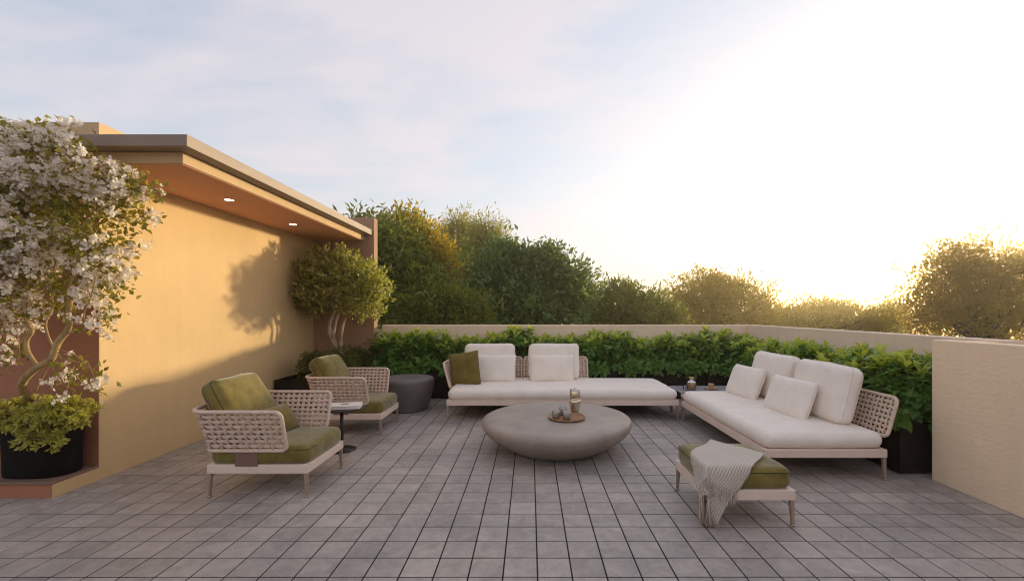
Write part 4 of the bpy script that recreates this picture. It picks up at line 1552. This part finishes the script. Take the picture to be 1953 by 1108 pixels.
part('body', lathe([(0.036, 0), (0.046, .003), (0.052, .02), (0.060, .07), (0.063, .12), (0.0625, .150)], c, 40), 'carafe_metal', cf, True)
part('band', lathe([(0.0625, .1505), (0.0635, .152), (0.0635, .161), (0.0620, .163)], c, 40), 'carafe_metal', cf, True)
part('neck', lathe([(0.0615, .1635), (0.060, .20), (0.056, .245), (0.053, .252)], c, 40), 'carafe_metal', cf, True)
part('lid', lathe([(0.054, .2525), (0.057, .256), (0.057, .264), (0.052, .268), (0.040, .266), (.01, .2655)], c, 40), 'lid_metal', cf, True)
part('lid_knob', lathe([(0.008, .2665), (0.008, .274), (0.012, .277), (0.010, .281), (0.002, .282)], c, 16), 'lid_metal', cf, True)
for (ux, uy, lab) in ((1060.5, 797.5, 'small hammered metal cup at the tray rim'), (1081.5, 799.5, 'small hammered metal cup at the middle of the tray'), (1074, 791, 'small hammered metal cup behind the two others on the tray')):
    c = gp(ux, uy, TT)
    single('cup', lathe([(0.028, 0.0005), (0.038, .006), (0.045, .028), (0.0475, .055), (0.045, .080), (0.0415, .088), (0.0385, .087), (0.041, .06), (0.036, .012), (0.02, .009)], c, 32), 'cup_metal',
           lab, 'cup', 'metal cups on the tray', smooth=True)

# ---- ottoman with throw
OX0, OX1, OY0, OY1 = 1.245, 1.885, 3.17, 3.835
ot = thing('ottoman', 'olive green cushioned ottoman with a striped throw over its corner', 'ottoman', ((OX0 + OX1) / 2, (OY0 + OY1) / 2, 0))
base_frame(ot, OX0, OX1, OY0, OY1, 0.185, 0.258)
seat_pad(ot, OX0 + .014, OX1 - .014, OY0 + .014, OY1 - .014, 0.252, 0.402, 'green_velvet', 'seam_green', seed=8, n=28, r=0.05)
sc = [o for o in bpy.data.objects if o.parent == ot and o.name.startswith('seat_cushion')][0]
piping(sc, (OX1 - OX0) / 2 - .008, (OY1 - OY0) / 2 - .008, 0, ((OX0 + OX1) / 2, (OY0 + OY1) / 2, 0.376), (1, 0, 0), (0, 1, 0), 'seam_green', 0.05, 0.003, inset=0.001)

tb = thing('throw_blanket', 'striped beige throw with long fringe draped over the ottoman corner', 'blanket', (OX0 + .05, OY0 + .05, 0.06))
TOPZ = 0.4175
ER = 0.045            # how softly the cloth turns over the edge


def drape(P):
    """flat plan coordinates (x, y) -> hanging cloth over the ottoman's left front corner"""
    x, y = P[:, 0], P[:, 1]
    a = np.maximum(OX0 + ER * .6 - x, 0)        # overhang beyond the left edge
    b = np.maximum(OY0 + ER * .6 - y, 0)        # overhang beyond the front edge
    h = np.sqrt(a ** 2 + b ** 2)
    mx_, mn = np.maximum(a, b), np.minimum(a, b)
    ang = np.arctan2(b, a + 1e-9)
    hang = (a ** 4 + b ** 4) ** .25
    drop = np.maximum(hang - ER * .9, 0) + ER * 0.9 * (1 - np.cos(np.minimum(hang / ER, PI / 2)))
    outw = ER * np.sin(np.minimum(hang / ER, PI / 2)) * 0.85
    fold = 0.42 * mn
    X = np.maximum(x, OX0 + ER * .6) - outw * (a / (h + 1e-9)) - fold * 0.62 * (a > 0)
    Y_ = np.maximum(y, OY0 + ER * .6) - outw * (b / (h + 1e-9)) - fold * 0.62 * (b > 0)
    X = np.where(b > a, X + 0.25 * mn, X)
    Z = TOPZ - drop
    rip = np.sin(ang * 9 + x * 14) * 0.012 * np.minimum(drop / .12, 1)
    X = X - rip * (a / (h + 1e-9)); Y_ = Y_ - rip * (b / (h + 1e-9))
    Z = Z + 0.0030 * np.sin(x * 19 + y * 11) * (drop < .02) + 0.0022 * np.sin(x * 9 - y * 23) * (drop < .02) + .004
    return np.column_stack([X, Y_, np.maximum(Z, 0.02)])


# flat outline: a folded strip lying diagonally, its long axis from the cushion middle out over the corner
pc = np.array((OX0 + 0.262, OY0 + 0.275)); ax1 = unit(np.array((-0.62, -0.80))); ax2 = np.array((-ax1[1], ax1[0]))
NU, NV = 46, 64


def throw_sheet(l0, l1, hw0, hw1, lift, skew=0.0, seed=0.0):
    V, UV = [], []
    for j in range(NV):
        tt = j / (NV - 1)
        for i in range(NU):
            ss = i / (NU - 1) * 2 - 1
            hw_ = hw0 + (hw1 - hw0) * tt
            l = l0 + (l1 - l0) * tt + skew * ss
            wob = 0.012 * math.sin(6 * tt + 2 * seed) + 0.008 * math.sin(13 * tt + seed)
            p = pc + ax1 * l + ax2 * (ss * hw_ + wob)
            V.append((p[0], p[1])); UV.append((i / (NU - 1), tt))
    V = drape(np.array(V))
    V[:, 2] += lift
    F = [(j * NU + i, j * NU + i + 1, (j + 1) * NU + i + 1, (j + 1) * NU + i) for j in range(NV - 1) for i in range(NU - 1)]
    return V, F, UV


def cloth(name, l0, l1, hw0, hw1, lift, skew, seed):
    V, F, UV = throw_sheet(l0, l1, hw0, hw1, lift, skew, seed)
    o = part(name, (V, F), 'throw_stripe', tb, True)
    uvl = o.data.uv_layers.new(name='UVMap')
    for lp in o.data.loops:
        uvl.data[lp.index].uv = UV[lp.vertex_index]
    md = o.modifiers.new('thick', 'SOLIDIFY'); md.thickness = 0.006; md.offset = 1
    return V


V1 = cloth('cloth_fold', -0.27, 0.58, 0.215, 0.245, 0.008, 0.05, 0.3)
V2 = cloth('under_fold', -0.18, 0.42, 0.185, 0.22, 0.0, -0.05, 1.7)


def fringe(parent, root_pts, outs, L, n, rs):
    vf = []
    for k in range(n):
        t = k / (n - 1) * (len(root_pts) - 1)
        i = min(int(t), len(root_pts) - 2)
        p = root_pts[i] + (root_pts[i + 1] - root_pts[i]) * (t - i)
        for q in range(2):
            l = L * rs.uniform(.75, 1.08)
            l = min(l, max(p[2] - .012, .03))
            e = p + np.array((rs.normal() * .014, rs.normal() * .014, -l))
            m_ = (p + e) / 2 + rs.normal(size=3) * .006
            vf.append(tube(smooth_path([p + np.array((0, 0, .006)) + rs.normal(size=3) * .002, m_, e], 6), np.linspace(.0030, .0022, 6), 5))
    return part('fringe', join(*vf), 'fringe_yarn', parent, True, kind='stuff')


fr = np.random.RandomState(5)
fringe(tb, V1.reshape(NV, NU, 3)[-1], None, 0.165, 66, fr)
fringe(tb, V2.reshape(NV, NU, 3)[-1], None, 0.10, 40, fr)

# ================================================================== HAZE
t_ = NT('haze_air')
pv_ = t_.node('ShaderNodeVolumePrincipled')
pv_.inputs['Color'].default_value = (1.0, 0.86, 0.56, 1)
pv_.inputs['Density'].default_value = 0.0045
pv_.inputs['Anisotropy'].default_value = 0.80
t_.link(pv_.outputs[0], t_.out.inputs['Volume'])
single('haze', box(-175, 175, -65, 225, -4.8, 9.0), 'haze_air', None, None, kind='stuff')
